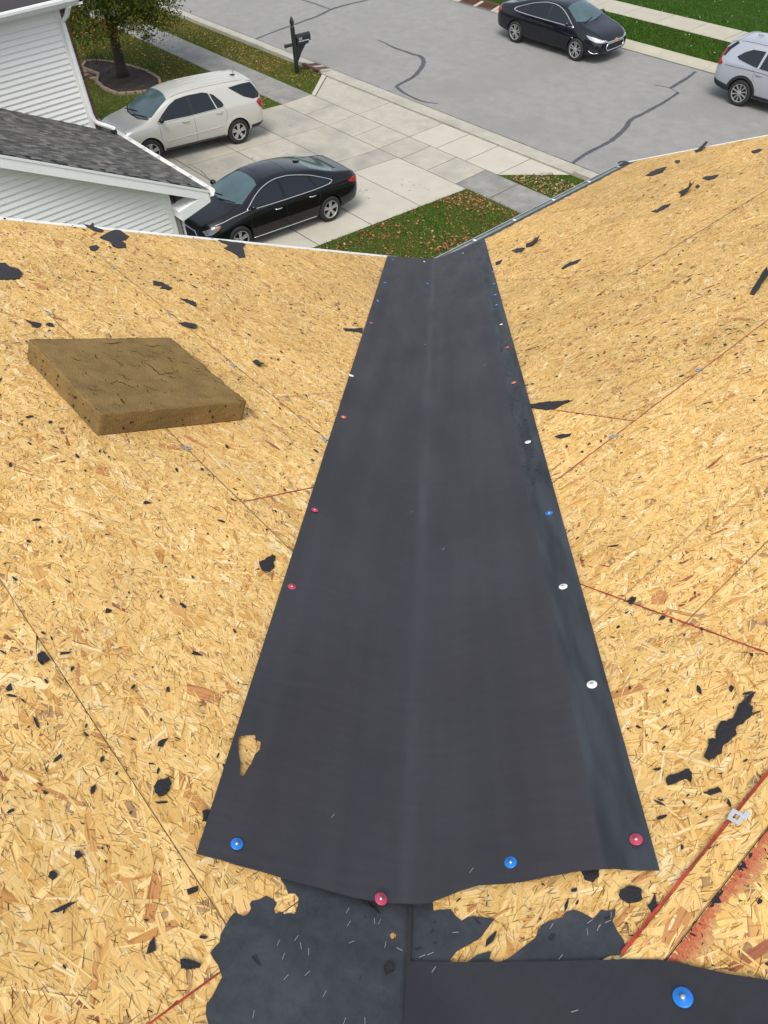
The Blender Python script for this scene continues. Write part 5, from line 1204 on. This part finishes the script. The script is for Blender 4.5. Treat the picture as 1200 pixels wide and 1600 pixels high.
def wheel_parts(wr, rr, style):
    k = (wr, style)
    if k in TYRE: return TYRE[k]
    w = .105
    t = MB().lathe([(rr - .006, -w), (rr + .02, -w - .006), (wr - .045, -w - .008), (wr - .012, -w + .008), (wr, -w + .03), (wr, w - .03), (wr - .012, w - .008), (wr - .045, w + .008), (rr + .02, w + .006), (rr - .006, w), (rr - .012, 0), (rr - .006, -w)], (0, 0, 0), 'y', 40)
    bar = MB().lathe([(rr, w * .96), (rr - .012, w * .2), (.001, w * .15)], (0, 0, 0), 'y', 32)
    rim = MB().lathe([(rr + .004, w * .94), (rr + .004, w * 1.02), (rr - .012, w * 1.02), (rr - .020, w * .80)], (0, 0, 0), 'y', 40)
    rim.lathe([(.058, w * .62), (.058, w * .88), (.045, w * .92), (.001, w * .93)], (0, 0, 0), 'y', 20)
    def spoke(a, wi, wo, off=0.0, sk=0.0):
        ca, sa = math.cos(a), math.sin(a)
        def P(r, s, y): s = s + off * (r / rr) + sk * (r / rr) ; return (r * ca - s * sa, y, r * sa + s * ca)
        r0, r1 = .04, rr - .008
        rim.hexa([P(r0, -wi, w * .5), P(r1, -wo, w * .66), P(r1, wo, w * .66), P(r0, wi, w * .5), P(r0, -wi * .8, w * .86), P(r1, -wo * .8, w * .95), P(r1, wo * .8, w * .95), P(r0, wi * .8, w * .86)])
    n = {'twin5': 5, 'ten': 5, 'five': 5, 'y10': 10}[style]
    for i in range(n):
        a = math.pi / 2 + i * 2 * math.pi / n
        if style == 'twin5': spoke(a, .022, .020, .034); spoke(a, .022, .020, -.034)
        elif style == 'ten': spoke(a, .016, .017, .052, .0); spoke(a, .016, .017, -.052, .0)
        elif style == 'five': spoke(a, .030, .024, .036); spoke(a, .030, .024, -.036)
        else: spoke(a, .013, .020)
    lug = MB()
    ot = t.build('tyre', M['rubber'], None, True); ob = bar.build('wheel', M['rim_dark'], None); orr = rim.build('rim', M['rim'], None)
    TYRE[k] = (ob.data, ot.data, orr.data)
    for o in (ob, ot, orr): bpy.data.objects.remove(o)
    return TYRE[k]
class Car:
    def __init__(s, label, cat, tab, axles, wr, rr, style, paint, loc, heading, scale, pitch=0.0, group=None):
        s.t = tag(empty('parked_car', loc), label, cat, group); s.t.scale = (scale,) * 3
        s.t.rotation_euler = (0, -pitch, heading)
        me, s.bvh = body_mesh(tab, axles, wr)
        me.materials.clear(); me.materials.append(paint); me.materials.append(M['plastic'])
        for p in me.polygons:
            c = p.center
            for x in axles:
                if math.hypot(c.x - x, c.z - wr) < wr + .044 and abs(c.y) > .5: p.material_index = 1
            if c.z < tab[len(tab) // 2][1] + .03 and p.normal.z < -.3: p.material_index = 1
        me.shade_smooth()
        try: me.set_sharp_from_angle(angle=math.radians(38))
        except Exception: pass
        s.body = link_mesh('body', me, None, s.t); s.paint = paint; s.wr = wr
        wb, wt_, wrim = wheel_parts(wr, rr, style); s.axles = axles
        hw = max(r[2] for r in tab)
        for x in axles:
            for sg in (1, -1):
                o = bpy.data.objects.new('wheel', wb); COL.objects.link(o); o.parent = s.t; o.location = (x, sg * (hw - .118), wr)
                if sg < 0: o.rotation_euler = (0, 0, math.pi)
                for nm, d in (('tyre', wt_), ('rim', wrim)): q = bpy.data.objects.new(nm, d); COL.objects.link(q); q.parent = o
    def cast(s, p, d):
        r = s.bvh.ray_cast(Vector(p), Vector(d)); return r[0], r[1]
    def patch(s, name, m, poly, view, off=.004, step=.05, holes=(), parent=None, mirror=True, smooth=True, thick=.0):
        """panel that follows the body: outline given in side (x,z), top (x,y), front or rear (y,z) view"""
        out = []
        sides = (1, -1) if (view == 'side' and mirror) else (1,)
        for sg in sides:
            V2, F = patch2d(poly, step, holes); V = []; ok = []
            for a, b in V2:
                if view == 'side': p, d = (a, 2.5 * sg, b), (0, -sg, 0)
                elif view == 'top': p, d = (a, b, 3), (0, 0, -1)
                elif view == 'front': p, d = (4, a, b), (-1, 0, 0)
                else: p, d = (-4, a, b), (1, 0, 0)
                h, n = s.cast(p, d)
                if h is None: V.append(None); continue
                if n.dot(Vector(d)) > 0: n = -n
                V.append(h + n * off)
            F = [f for f in F if all(V[i] is not None for i in f)]
            idx = {}; VV = []; FF = []
            for f in F:
                g = []
                for i in f:
                    if i not in idx: idx[i] = len(VV); VV.append(V[i])
                    g.append(idx[i])
                FF.append(g[::-1] if (sg > 0 and view in ('side', 'rear')) or view == 'rear' and sg > 0 and False else g)
            if view == 'rear': FF = [g for g in FF]
            if not FF: continue
            # short skirt so that the panel has an edge
            ec = {(f[i], f[(i + 1) % 3]) for f in FF for i in range(3)}; n0 = len(VV); base = [v.copy() for v in VV]
            fn = [Vector((0, 0, 0)) for _ in VV]
            for f in FF:
                nn = (VV[f[1]] - VV[f[0]]).cross(VV[f[2]] - VV[f[0]])
                for i in f: fn[i] += nn
            VV = VV + [v - (fn[i].normalized() * (off + .004) if fn[i].length else Vector((0, 0, 0))) for i, v in enumerate(base)]
            FF = FF + [[b, a, a + n0, b + n0] for a, b in ec if (b, a) not in ec]
            out.append(mesh(name, VV, FF, m, parent or s.t, smooth))
            try: out[-1].data.set_sharp_from_angle(angle=math.radians(50))
            except Exception: pass
        return out
    def line(s, name, m, path, view, r, off=.002, mirror=True, parent=None, k=6, flat=1.0):
        out = []
        for sg in ((1, -1) if view == 'side' and mirror else (1,)):
            P = []
            for a, b in dense(path, .05, False):
                if view == 'side': h, n = s.cast((a, 2.5 * sg, b), (0, -sg, 0))
                elif view == 'top': h, n = s.cast((a, b, 3), (0, 0, -1))
                elif view == 'front': h, n = s.cast((4, a, b), (-1, 0, 0))
                else: h, n = s.cast((-4, a, b), (1, 0, 0))
                if h is not None: P.append(h + n * off)
            if len(P) > 1: out.append(MB().tube(P, r, k).build(name, m, parent or s.t, True))
        return out
    def mirror_(s, x, z, m, w=.17):
        for sg in (1, -1):
            h, n = s.cast((x, 2.5 * sg, z - .02), (0, -sg, 0)); y = h.y
            bm = bmesh.new(); bmesh.ops.create_uvsphere(bm, u_segments=14, v_segments=10, radius=1)
            for v in bm.verts: q = v.co; v.co = Vector((x + q.x * .075 - (.03 if abs(q.x) > .2 and q.x < 0 else 0) * 0 + .02, y + sg * (.115 + q.y * w * .58), z + .05 + q.z * .068 + (q.y * sg) * .01))
            me = bpy.data.meshes.new('side_mirror'); bm.to_mesh(me); bm.free(); o = link_mesh('side_mirror', me, m, s.t, True)
            MB().tube([(x, y - sg * .03, z - .02), (x + .01, y + sg * .06, z + .02)], [.035, .025], 8).build('mirror_arm', M['plastic'], o, True)
    def handle(s, x, z, m):
        for sg in (1, -1):
            P = []
            for i in range(7):
                a = x - .105 + .21 * i / 6; h, n = s.cast((a, 2.5 * sg, z + .006 * i / 6), (0, -sg, 0)); P.append(h + Vector((0, sg, 0)) * (.012 + .022 * math.sin(math.pi * i / 6)))
            MB().tube(P, .015, 6).build('door_handle', m, s.t, True)
    def wipers(s, pts):
        for pa in pts: s.line('wiper', M['plastic'], pa, 'top', .012, .018)
def sedan_tab(dz=0.0, tail=-2.46, nose=2.38):
    return [(tail, .46, .66, .86, .62, .93, .52), (tail + .05, .36, .80, .92, .76, 1.02, .60), (tail + .20, .29, .885, .965, .825, 1.085, .66), (-1.98, .25, .92, .985, .85, 1.115, .66), (-1.68, .22, .928, .985, .862, 1.185, .63),
            (-1.25, .20, .932, .975, .868, 1.335, .59), (-.75, .19, .934, .965, .872, 1.435, .575), (-.15, .18, .934, .955, .874, 1.472, .575), (.35, .18, .934, .945, .872, 1.448, .570), (.72, .18, .934, .935, .868, 1.355, .575),
            (1.05, .18, .932, .925, .86, 1.20, .63), (1.36, .19, .928, .905, .85, 1.035, .69), (1.72, .20, .915, .855, .835, .955, .70), (2.02, .22, .875, .785, .785, .880, .64), (nose - .13, .26, .77, .69, .69, .785, .54), (nose, .33, .60, .58, .56, .655, .44)]
def suv_tab():
    return [(-2.41, .52, .72, 1.02, .70, 1.10, .58), (-2.36, .42, .845, 1.06, .80, 1.36, .60), (-2.24, .33, .902, 1.085, .842, 1.58, .60), (-2.02, .28, .916, 1.085, .858, 1.665, .605), (-1.43, .25, .922, 1.075, .868, 1.685, .625),
            (-.6, .24, .922, 1.055, .872, 1.692, .63), (.15, .24, .922, 1.035, .872, 1.668, .62), (.52, .24, .922, 1.025, .868, 1.60, .61), (.86, .24, .922, 1.015, .862, 1.44, .63), (1.15, .24, .922, 1.005, .858, 1.25, .69), (1.42, .24, .92, .992, .85, 1.10, .74),
            (1.78, .25, .908, .955, .84, 1.04, .73), (2.08, .28, .865, .885, .79, .965, .67), (2.27, .33, .78, .79, .70, .86, .57), (2.36, .42, .63, .67, .58, .72, .48)]
def seams(c, lines):
    for pa in lines: c.line('panel_gap', M['rim_dark'], pa, 'side', .0035, .0005, k=5)
def hug(P, Q): return (np.array(P) + np.array(Q)) / 2

# --- where the wheels stand: hub points seen in the photograph, set on the driveway and on the street
def place(rear, front, ground, side):
    r, f = np.array(rear), np.array(front); d = f - r; wb = np.linalg.norm(d); h = math.atan2(d[1], d[0]); return r, f, wb, h
# dark sedan on the driveway, nose to the garage
rp, fp, wbm, hd = place(on_drive(516, 327, .33), on_drive(375.7, 375, .33), 0, 1)
sc_ = wbm / 2.80; hw = .934 - .02
nrm = np.array([-math.sin(hd), math.cos(hd)])
mid = (rp + fp) / 2
loc = (mid[0] - nrm[0] * hw * sc_, mid[1] - nrm[1] * hw * sc_, ground_z(mid[1]) + .012)
c = Car('black sedan with chrome window trim and closed sunroof on the driveway', 'car', sedan_tab(), (-1.40, 1.40), .335, .225, 'twin5', M['paint_black'], loc, hd, sc_, math.atan(GS))
c.patch('windscreen', M['wind'], [(1.36, 0), (1.34, .30), (1.24, .62), (1.14, .70), (.80, .60), (.56, .52), (.50, .3), (.48, 0), (.50, -.3), (.56, -.52), (.80, -.60), (1.14, -.70), (1.24, -.62), (1.34, -.30)], 'top', .004)
c.patch('rear_window', M['wind'], [(-1.82, 0), (-1.80, .4), (-1.70, .62), (-1.45, .60), (-1.08, .50), (-1.03, .3), (-1.01, 0), (-1.03, -.3), (-1.08, -.50), (-1.45, -.60), (-1.70, -.62), (-1.80, -.4)], 'top', .004)
c.patch('sunroof', M['glass'], [(.28, .40), (.28, -.40), (.24, -.44), (-.36, -.44), (-.40, -.40), (-.40, .40), (-.36, .44), (.24, .44)], 'top', .003)
c.line('sunroof_seal', M['rim_dark'], [(.28, .42), (.28, -.42), (.26, -.45), (-.38, -.45), (-.41, -.42), (-.41, .42), (-.38, .45), (.26, .45), (.28, .42)], 'top', .006, 0)
for poly in ([(1.02, .985), (.72, 1.155), (.42, 1.285), (.14, 1.345), (.04, 1.352), (.02, .975)], [(-.07, .975), (-.05, 1.355), (-.40, 1.335), (-.82, 1.25), (-.97, 1.03), (-.95, .98)], [(-1.03, 1.02), (-.90, 1.225), (-1.12, 1.16), (-1.42, 1.06), (-1.45, 1.03), (-1.40, 1.005)]):
    c.patch('side_window', M['glass'], poly, 'side', .004)
DL_TOP = [(1.10, .95), (.72, 1.185), (.42, 1.315), (.14, 1.375), (-.10, 1.385), (-.40, 1.367), (-.86, 1.275), (-1.15, 1.185), (-1.50, 1.055), (-1.52, 1.02), (-1.42, .985)]
c.line('chrome_trim', M['chrome'], smooth_path(DL_TOP, 3), 'side', .013, .003)
c.line('chrome_trim', M['chrome'], [(-1.42, .985), (-.95, .958), (0, .95), (1.10, .948), (1.5, .90), (2.0, .80)], 'side', .013, .003)
c.line('chrome_trim', M['chrome'], [(1.0, .265), (-.98, .265)], 'side', .014, .004)
seams(c, [[(1.02, .93), (1.04, .60), (.96, .26)], [(-.02, .95), (-.03, .55), (-.02, .26)], [(-1.02, .95), (-1.10, .80), (-1.02, .62)], [(1.3, .84), (1.04, .90)]])
c.line('panel_gap', M['rim_dark'], [(1.33, .66), (1.9, .60), (2.2, .46)], 'top', .004, .0005); c.line('panel_gap', M['rim_dark'], [(1.33, -.66), (1.9, -.60), (2.2, -.46)], 'top', .004, .0005)
c.line('panel_gap', M['rim_dark'], [(-1.80, .60), (-2.1, .66), (-2.36, .60)], 'top', .004, .0005); c.line('panel_gap', M['rim_dark'], [(-1.80, -.60), (-2.1, -.66), (-2.36, -.60)], 'top', .004, .0005)
c.patch('headlight', M['lens'], [(2.24, .60), (2.26, .70), (2.0, .79), (1.86, .80), (1.95, .70), (2.12, .62)], 'side', .006, .04)
c.patch('turn_lamp', M['amber'], [(2.00, .72), (1.90, .785), (1.85, .785), (1.93, .70)], 'side', .010, .03)
c.patch('taillight', M['tail'], [(-2.44, .84), (-2.40, .93), (-2.22, .97), (-2.02, .93), (-2.12, .86), (-2.3, .82)], 'side', .006, .04)
c.patch('taillight', M['tail'], [(-.72, .84), (-.72, .93), (-.42, .92), (-.45, .84)], 'rear', .006, .04); c.patch('taillight', M['tail'], [(.72, .84), (.45, .84), (.42, .92), (.72, .93)], 'rear', .006, .04)
c.patch('grille', M['plastic'], [(-.46, .36), (.46, .36), (.52, .52), (.40, .66), (-.40, .66), (-.52, .52)], 'front', .006, .05); c.line('grille_frame', M['chrome'], [(-.46, .36), (.46, .36), (.52, .52), (.40, .66), (-.40, .66), (-.52, .52), (-.46, .36)], 'front', .014, .006)
c.patch('number_plate', M['print'], [(-.15, .62), (.15, .62), (.15, .76), (-.15, .76)], 'rear', .010, .05)
c.patch('rear_deck_panel', M['plastic'], [(-1.86, .40), (-1.86, -.40), (-1.98, -.42), (-1.98, .42)], 'top', .003)
c.mirror_(.95, .99, M['paint_black']); c.handle(.22, .80, M['chrome']); c.handle(-.84, .83, M['chrome'])
c.wipers([[(1.36, -.55), (1.25, .0)], [(1.38, .0), (1.24, .55)]])
c.patch('antenna_fin', M['paint_black'], [(-.92, .03), (-.92, -.03), (-1.08, -.03), (-1.08, .03)], 'top', .035, .03)

# silver-champagne SUV behind it
rp, fp, wbm, hd = place(on_drive(372.8, 206.5, .345), on_drive(236.7, 239.2, .345), 0, 1)
sc_ = wbm / 2.86; mid = (rp + fp) / 2; nrm = np.array([-math.sin(hd), math.cos(hd)]); hw = .90
loc = (mid[0] - nrm[0] * hw * sc_, mid[1] - nrm[1] * hw * sc_, ground_z(mid[1]) + .012)
c = Car('champagne silver crossover parked on the driveway beside the tree bed', 'car', suv_tab(), (-1.43, 1.43), .355, .23, 'five', M['paint_champ'], loc, hd, sc_, math.atan(GS))
c.patch('windscreen', M['wind'], [(1.40, 0), (1.38, .35), (1.26, .66), (1.18, .72), (.80, .62), (.58, .56), (.52, .3), (.50, 0), (.52, -.3), (.58, -.56), (.80, -.62), (1.18, -.72), (1.26, -.66), (1.38, -.35)], 'top', .004)
c.patch('windscreen_cowl', M['plastic'], [(1.47, 0), (1.45, .35), (1.30, .72), (1.25, .70), (1.395, .35), (1.415, 0), (1.395, -.35), (1.25, -.70), (1.30, -.72), (1.45, -.35)], 'top', .003, .04)
for poly in ([(1.06, 1.07), (.86, 1.22), (.58, 1.40), (.34, 1.50), (.04, 1.535), (.0, 1.075)], [(-.09, 1.08), (-.06, 1.54), (-.50, 1.54), (-.66, 1.50), (-.80, 1.10)], [(-.84, 1.105), (-.70, 1.48), (-.82, 1.44), (-1.03, 1.23), (-1.06, 1.15), (-1.0, 1.11)]):
    c.patch('side_window', M['glass'], poly, 'side', .004)
c.patch('pillar_trim', M['plastic'], [(-.0, 1.075), (.04, 1.535), (-.06, 1.54), (-.09, 1.08)], 'side', .003, .04)
c.patch('quarter_window', M['glass'], [(-1.34, 1.525), (-1.80, 1.55), (-2.12, 1.54), (-2.22, 1.42), (-2.33, 1.22), (-2.28, 1.15), (-2.05, 1.15), (-1.76, 1.25)], 'side', .005)
c.patch('rear_window', M['glass'], [(-.66, 1.16), (.66, 1.16), (.60, 1.50), (-.60, 1.50)], 'rear', .005)
c.patch('rear_spoiler', M['paint_champ'], [(-1.98, -.58), (-1.98, .58), (-2.20, .55), (-2.20, -.55)], 'top', .02, .06)
seams(c, [[(1.04, 1.03), (1.06, .62), (.98, .36)], [(-.04, 1.06), (-.05, .60), (-.04, .34)], [(-1.06, 1.10), (-1.12, .92), (-1.04, .72)], [(-.04, 1.06), (1.04, 1.03)], [(-.04, 1.06), (-1.06, 1.09)]])
for y in (-.42, -.21, 0, .21, .42): c.line('roof_rib', M['paint_champ'], [(-.15, y), (-1.75, y)], 'top', .012, .0)
for y in (-.56, .56): c.line('roof_gap', M['rim_dark'], [(.45, y), (-1.9, y * .97)], 'top', .005, .001)
for sgx in c.axles: c.patch('wheel_arch', M['paint_champ'], [(sgx + .455 * math.cos(a), .355 + .455 * math.sin(a)) for a in np.linspace(math.pi * .98, .02, 22)] + [(sgx + .402 * math.cos(a), .355 + .402 * math.sin(a)) for a in np.linspace(.02, math.pi * .98, 22)], 'side', .018, .05)
c.patch('rocker_cladding', M['plastic'], [(.98, .27), (.98, .36), (-.98, .36), (-.98, .27)], 'side', .012, .05)
c.patch('rear_bumper_skirt', M['plastic'], [(-2.40, .42), (-2.38, .50), (-1.86, .46), (-1.88, .30), (-2.2, .32)], 'side', .010, .05)
c.line('door_crease', M['paint_champ'], [(.9, .56), (-.9, .62)], 'side', .012, .0)
c.patch('headlight', M['lens'], [(2.28, .74), (2.28, .84), (2.0, .95), (1.86, .95), (1.94, .86), (2.12, .76)], 'side', .006, .04)
c.patch('taillight', M['tail'], [(-2.38, .86), (-2.33, 1.13), (-2.22, 1.12), (-2.14, 1.06), (-2.22, .94), (-2.32, .84)], 'side', .012, .04)
c.patch('taillight', M['tail'], [(.60, .86), (.84, .86), (.80, 1.12), (.68, 1.10)], 'rear', .012, .04); c.patch('taillight', M['tail'], [(-.84, .86), (-.60, .86), (-.68, 1.10), (-.80, 1.12)], 'rear', .012, .04)
c.patch('grille', M['plastic'], [(-.46, .52), (.46, .52), (.50, .80), (-.50, .80)], 'front', .006, .05)
c.patch('number_plate', M['print'], [(-.15, .86), (.15, .86), (.15, 1.0), (-.15, 1.0)], 'rear', .010, .05)
c.mirror_(.96, 1.09, M['plastic']); c.handle(.24, .965, M['paint_champ']); c.handle(-.86, .995, M['paint_champ'])
c.wipers([[(1.40, -.60), (1.27, .0)], [(1.42, .0), (1.26, .58)]])
c.patch('antenna_base', M['plastic'], [(-1.72, .22), (-1.72, .14), (-1.86, .15), (-1.86, .21)], 'top', .03, .03)
h, _ = c.cast((-1.78, .18, 3), (0, 0, -1)); MB().tube([h, h + Vector((-.10, 0, .22))], [.006, .003], 5).build('antenna', M['plastic'], c.t)

# dark sedan at the far kerb
rp, fp = on_ground(804.5, 50.2, .34), on_ground(898.6, 78.2, .34); wbm = np.linalg.norm(fp - rp); sc_ = wbm / 2.80; mid = (rp + fp) / 2
loc = (mid[0], mid[1] + .91 * sc_, 0.0)
hd = math.atan2(fp[1] - rp[1], fp[0] - rp[0])
c = Car('dark blue black sedan with chrome nose parked at the far kerb', 'car', sedan_tab(), (-1.40, 1.40), .34, .24, 'ten', M['paint_navy'], loc, hd, sc_)
c.patch('windscreen', M['wind'], [(1.36, 0), (1.34, .30), (1.24, .62), (1.14, .70), (.80, .60), (.56, .52), (.50, .3), (.48, 0), (.50, -.3), (.56, -.52), (.80, -.60), (1.14, -.70), (1.24, -.62), (1.34, -.30)], 'top', .004)
c.patch('rear_window', M['wind'], [(-1.90, 0), (-1.88, .4), (-1.76, .62), (-1.50, .60), (-1.10, .50), (-1.05, .3), (-1.03, 0), (-1.05, -.3), (-1.10, -.50), (-1.50, -.60), (-1.76, -.62), (-1.88, -.4)], 'top', .004)
for poly in ([(.98, .985), (.72, 1.145), (.42, 1.285), (.14, 1.345), (.02, 1.35), (.0, .985)], [(-.08, .985), (-.06, 1.355), (-.40, 1.335), (-.78, 1.26), (-.90, 1.02), (-.88, .99)], [(-.96, 1.0), (-.86, 1.24), (-1.12, 1.16), (-1.44, 1.05), (-1.48, 1.02), (-1.40, 1.0)]):
    c.patch('side_window', M['glass'], poly, 'side', .004)
c.patch('pillar_trim', M['plastic'], [(.0, .985), (.02, 1.35), (-.06, 1.355), (-.08, .985)], 'side', .003, .04)
c.line('chrome_trim', M['chrome'], smooth_path([(1.16, .935), (.72, 1.18), (.42, 1.315), (.14, 1.375), (-.10, 1.385), (-.40, 1.367), (-.86, 1.275), (-1.15, 1.185), (-1.46, 1.085), (-1.56, 1.03), (-1.46, .985), (-.9, .962), (0, .955), (.9, .948), (1.16, .935)], 3), 'side', .015, .003)
seams(c, [[(1.02, .93), (1.04, .60), (.96, .26)], [(-.03, .95), (-.04, .55), (-.03, .26)], [(-1.0, .95), (-1.06, .80), (-1.0, .62)]])
c.patch('headlight', M['lens'], [(2.30, .66), (2.22, .74), (1.96, .80), (1.72, .83), (1.86, .74), (2.14, .66)], 'side', .006, .04)
c.patch('headlight', M['lens'], [(-.70, .66), (-.42, .64), (-.46, .70), (-.68, .74)], 'front', .006, .04); c.patch('headlight', M['lens'], [(.42, .64), (.70, .66), (.68, .74), (.46, .70)], 'front', .006, .04)
c.patch('taillight', M['tail'], [(-2.45, .80), (-2.42, .94), (-2.26, .98), (-2.14, .93), (-2.22, .84), (-2.36, .80)], 'side', .008, .04)
c.patch('grille', M['plastic'], [(-.40, .40), (.40, .40), (.48, .50), (.40, .60), (-.40, .60), (-.48, .50)], 'front', .006, .05)
c.line('grille_frame', M['chrome'], [(-.40, .40), (.40, .40), (.48, .50), (.40, .60), (-.40, .60), (-.48, .50), (-.40, .40)], 'front', .016, .008)
c.line('grille_bar', M['chrome'], [(-.62, .70), (-.40, .645), (.40, .645), (.62, .70)], 'front', .020, .008)
for z in (.44, .48, .52, .56): c.line('grille_slat', M['rim_dark'], [(-.40, z), (.40, z)], 'front', .007, .009)
c.patch('badge', M['gold'], [(-.10, .635), (-.035, .635), (-.035, .615), (.035, .615), (.035, .635), (.10, .635), (.085, .672), (.035, .672), (.035, .69), (-.035, .69), (-.035, .672), (-.085, .672)], 'front', .026, .02)
c.patch('fog_lamp', M['rim_dark'], [(2.26, .34), (2.22, .46), (1.98, .50), (1.92, .40), (2.05, .33)], 'side', .006, .04)
c.line('chrome_trim', M['chrome'], [(2.25, .37), (2.10, .34), (1.98, .37), (1.94, .42)], 'side', .012, .006)
c.mirror_(.93, .99, M['paint_navy']); c.handle(.20, .83, M['paint_navy']); c.handle(-.80, .86, M['paint_navy'])
c.patch('number_plate', M['print'], [(-.15, .66), (.15, .66), (.15, .80), (-.15, .80)], 'rear', .010, .05)
c.wipers([[(1.36, -.55), (1.25, .0)], [(1.38, .0), (1.24, .55)]])
c.line('panel_gap', M['rim_dark'], [(1.33, .66), (1.9, .60), (2.2, .50)], 'top', .004, .0005); c.line('panel_gap', M['rim_dark'], [(1.33, -.66), (1.9, -.60), (2.2, -.50)], 'top', .004, .0005)
c.line('door_badge', M['chrome'], [(1.16, .66), (1.24, .665)], 'side', .012, .004)

# silver-blue SUV cut by the right edge
rp = on_ground(1154.4, 145.8, .36); sc_ = 1.0
loc = (rp[0] + 1.35, rp[1] + .90, 0.0)
TB2 = [(r[0] + (.02 if r[0] < 0 else -.04),) + r[1:] for r in suv_tab()]
c = Car('silver blue crossover with black wheel arches at the far kerb, right', 'car', TB2, (-1.35, 1.35), .365, .25, 'y10', M['paint_silver'], loc, 0.0, sc_)
c.patch('windscreen', M['wind'], [(1.36, 0), (1.34, .35), (1.22, .66), (1.14, .72), (.78, .62), (.56, .56), (.50, .3), (.48, 0), (.50, -.3), (.56, -.56), (.78, -.62), (1.14, -.72), (1.22, -.66), (1.34, -.35)], 'top', .004)
for poly in ([(1.02, 1.07), (.84, 1.21), (.56, 1.40), (.34, 1.49), (.04, 1.53), (.0, 1.075)], [(-.07, 1.08), (-.05, 1.535), (-.55, 1.535), (-.92, 1.50), (-.98, 1.11)], [(-1.05, 1.115), (-1.0, 1.52), (-1.40, 1.50), (-1.62, 1.40), (-1.80, 1.26), (-1.72, 1.21), (-1.30, 1.14)]):
    c.patch('side_window', M['glass'], poly, 'side', .004)
c.line('chrome_trim', M['chrome'], [(1.05, 1.055), (-1.0, 1.095), (-1.72, 1.195)], 'side', .009, .003)
c.patch('rear_window', M['glass'], [(-.66, 1.16), (.66, 1.16), (.60, 1.50), (-.60, 1.50)], 'rear', .005)
c.patch('pillar_trim', M['glass'], [(-2.28, 1.20), (-2.22, 1.40), (-2.02, 1.58), (-1.92, 1.56), (-2.10, 1.38), (-2.20, 1.20)], 'side', .006, .04)
c.patch('taillight', M['tail'], [(-2.37, .98), (-2.35, 1.12), (-2.27, 1.36), (-2.22, 1.40), (-2.21, 1.34), (-2.28, 1.14), (-2.20, 1.05), (-2.17, 1.01), (-2.26, .96)], 'side', .012, .035)
c.patch('taillight', M['tail'], [(.68, 1.0), (.80, 1.0), (.77, 1.10), (.70, 1.10)], 'rear', .012, .035); c.patch('taillight', M['tail'], [(-.80, 1.0), (-.68, 1.0), (-.70, 1.10), (-.77, 1.10)], 'rear', .012, .035)
c.line('panel_gap', M['rim_dark'], [(-2.06, 1.0), (-1.0, 1.02), (1.2, .98)], 'side', .006, .001)
for sgx in c.axles: c.patch('arch_cladding', M['plastic'], [(sgx + .49 * math.cos(a), .365 + .49 * math.sin(a)) for a in np.linspace(math.pi * 1.02, -.02, 24)] + [(sgx + .412 * math.cos(a), .365 + .412 * math.sin(a)) for a in np.linspace(-.02, math.pi * 1.02, 24)], 'side', .014, .05)
c.patch('rocker_cladding', M['plastic'], [(.90, .27), (.90, .42), (-.90, .42), (-.90, .27)], 'side', .012, .05)
c.patch('rear_bumper_skirt', M['plastic'], [(-2.385, .44), (-2.37, .62), (-2.2, .56), (-1.84, .50), (-1.84, .32), (-2.2, .34)], 'side', .012, .05)
c.patch('rear_bumper_skirt', M['plastic'], [(-.70, .54), (.70, .54), (.72, .66), (-.72, .66)], 'rear', .012, .06)
seams(c, [[(1.04, 1.03), (1.06, .62), (.95, .42)], [(-.03, 1.06), (-.04, .60), (-.03, .42)], [(-1.06, 1.0), (-1.10, .92), (-1.0, .76)], [(-1.15, 1.02), (-1.17, 1.10)]])
for y in (-.56, .56): c.line('roof_gap', M['rim_dark'], [(.45, y), (-1.9, y * .98)], 'top', .006, .002)
c.patch('rear_spoiler', M['paint_silver'], [(-1.98, -.58), (-1.98, .58), (-2.20, .55), (-2.20, -.55)], 'top', .022, .06)
c.patch('antenna_fin', M['paint_silver'], [(-1.55, .03), (-1.55, -.03), (-1.72, -.02), (-1.72, .02)], 'top', .05, .03)
c.mirror_(.93, 1.09, M['paint_silver']); c.handle(.22, .95, M['paint_silver']); c.handle(-.90, .965, M['paint_silver'])
c.patch('headlight', M['lens'], [(2.26, .76), (2.22, .85), (1.95, .93), (1.80, .93), (1.90, .85), (2.10, .77)], 'side', .006, .04)
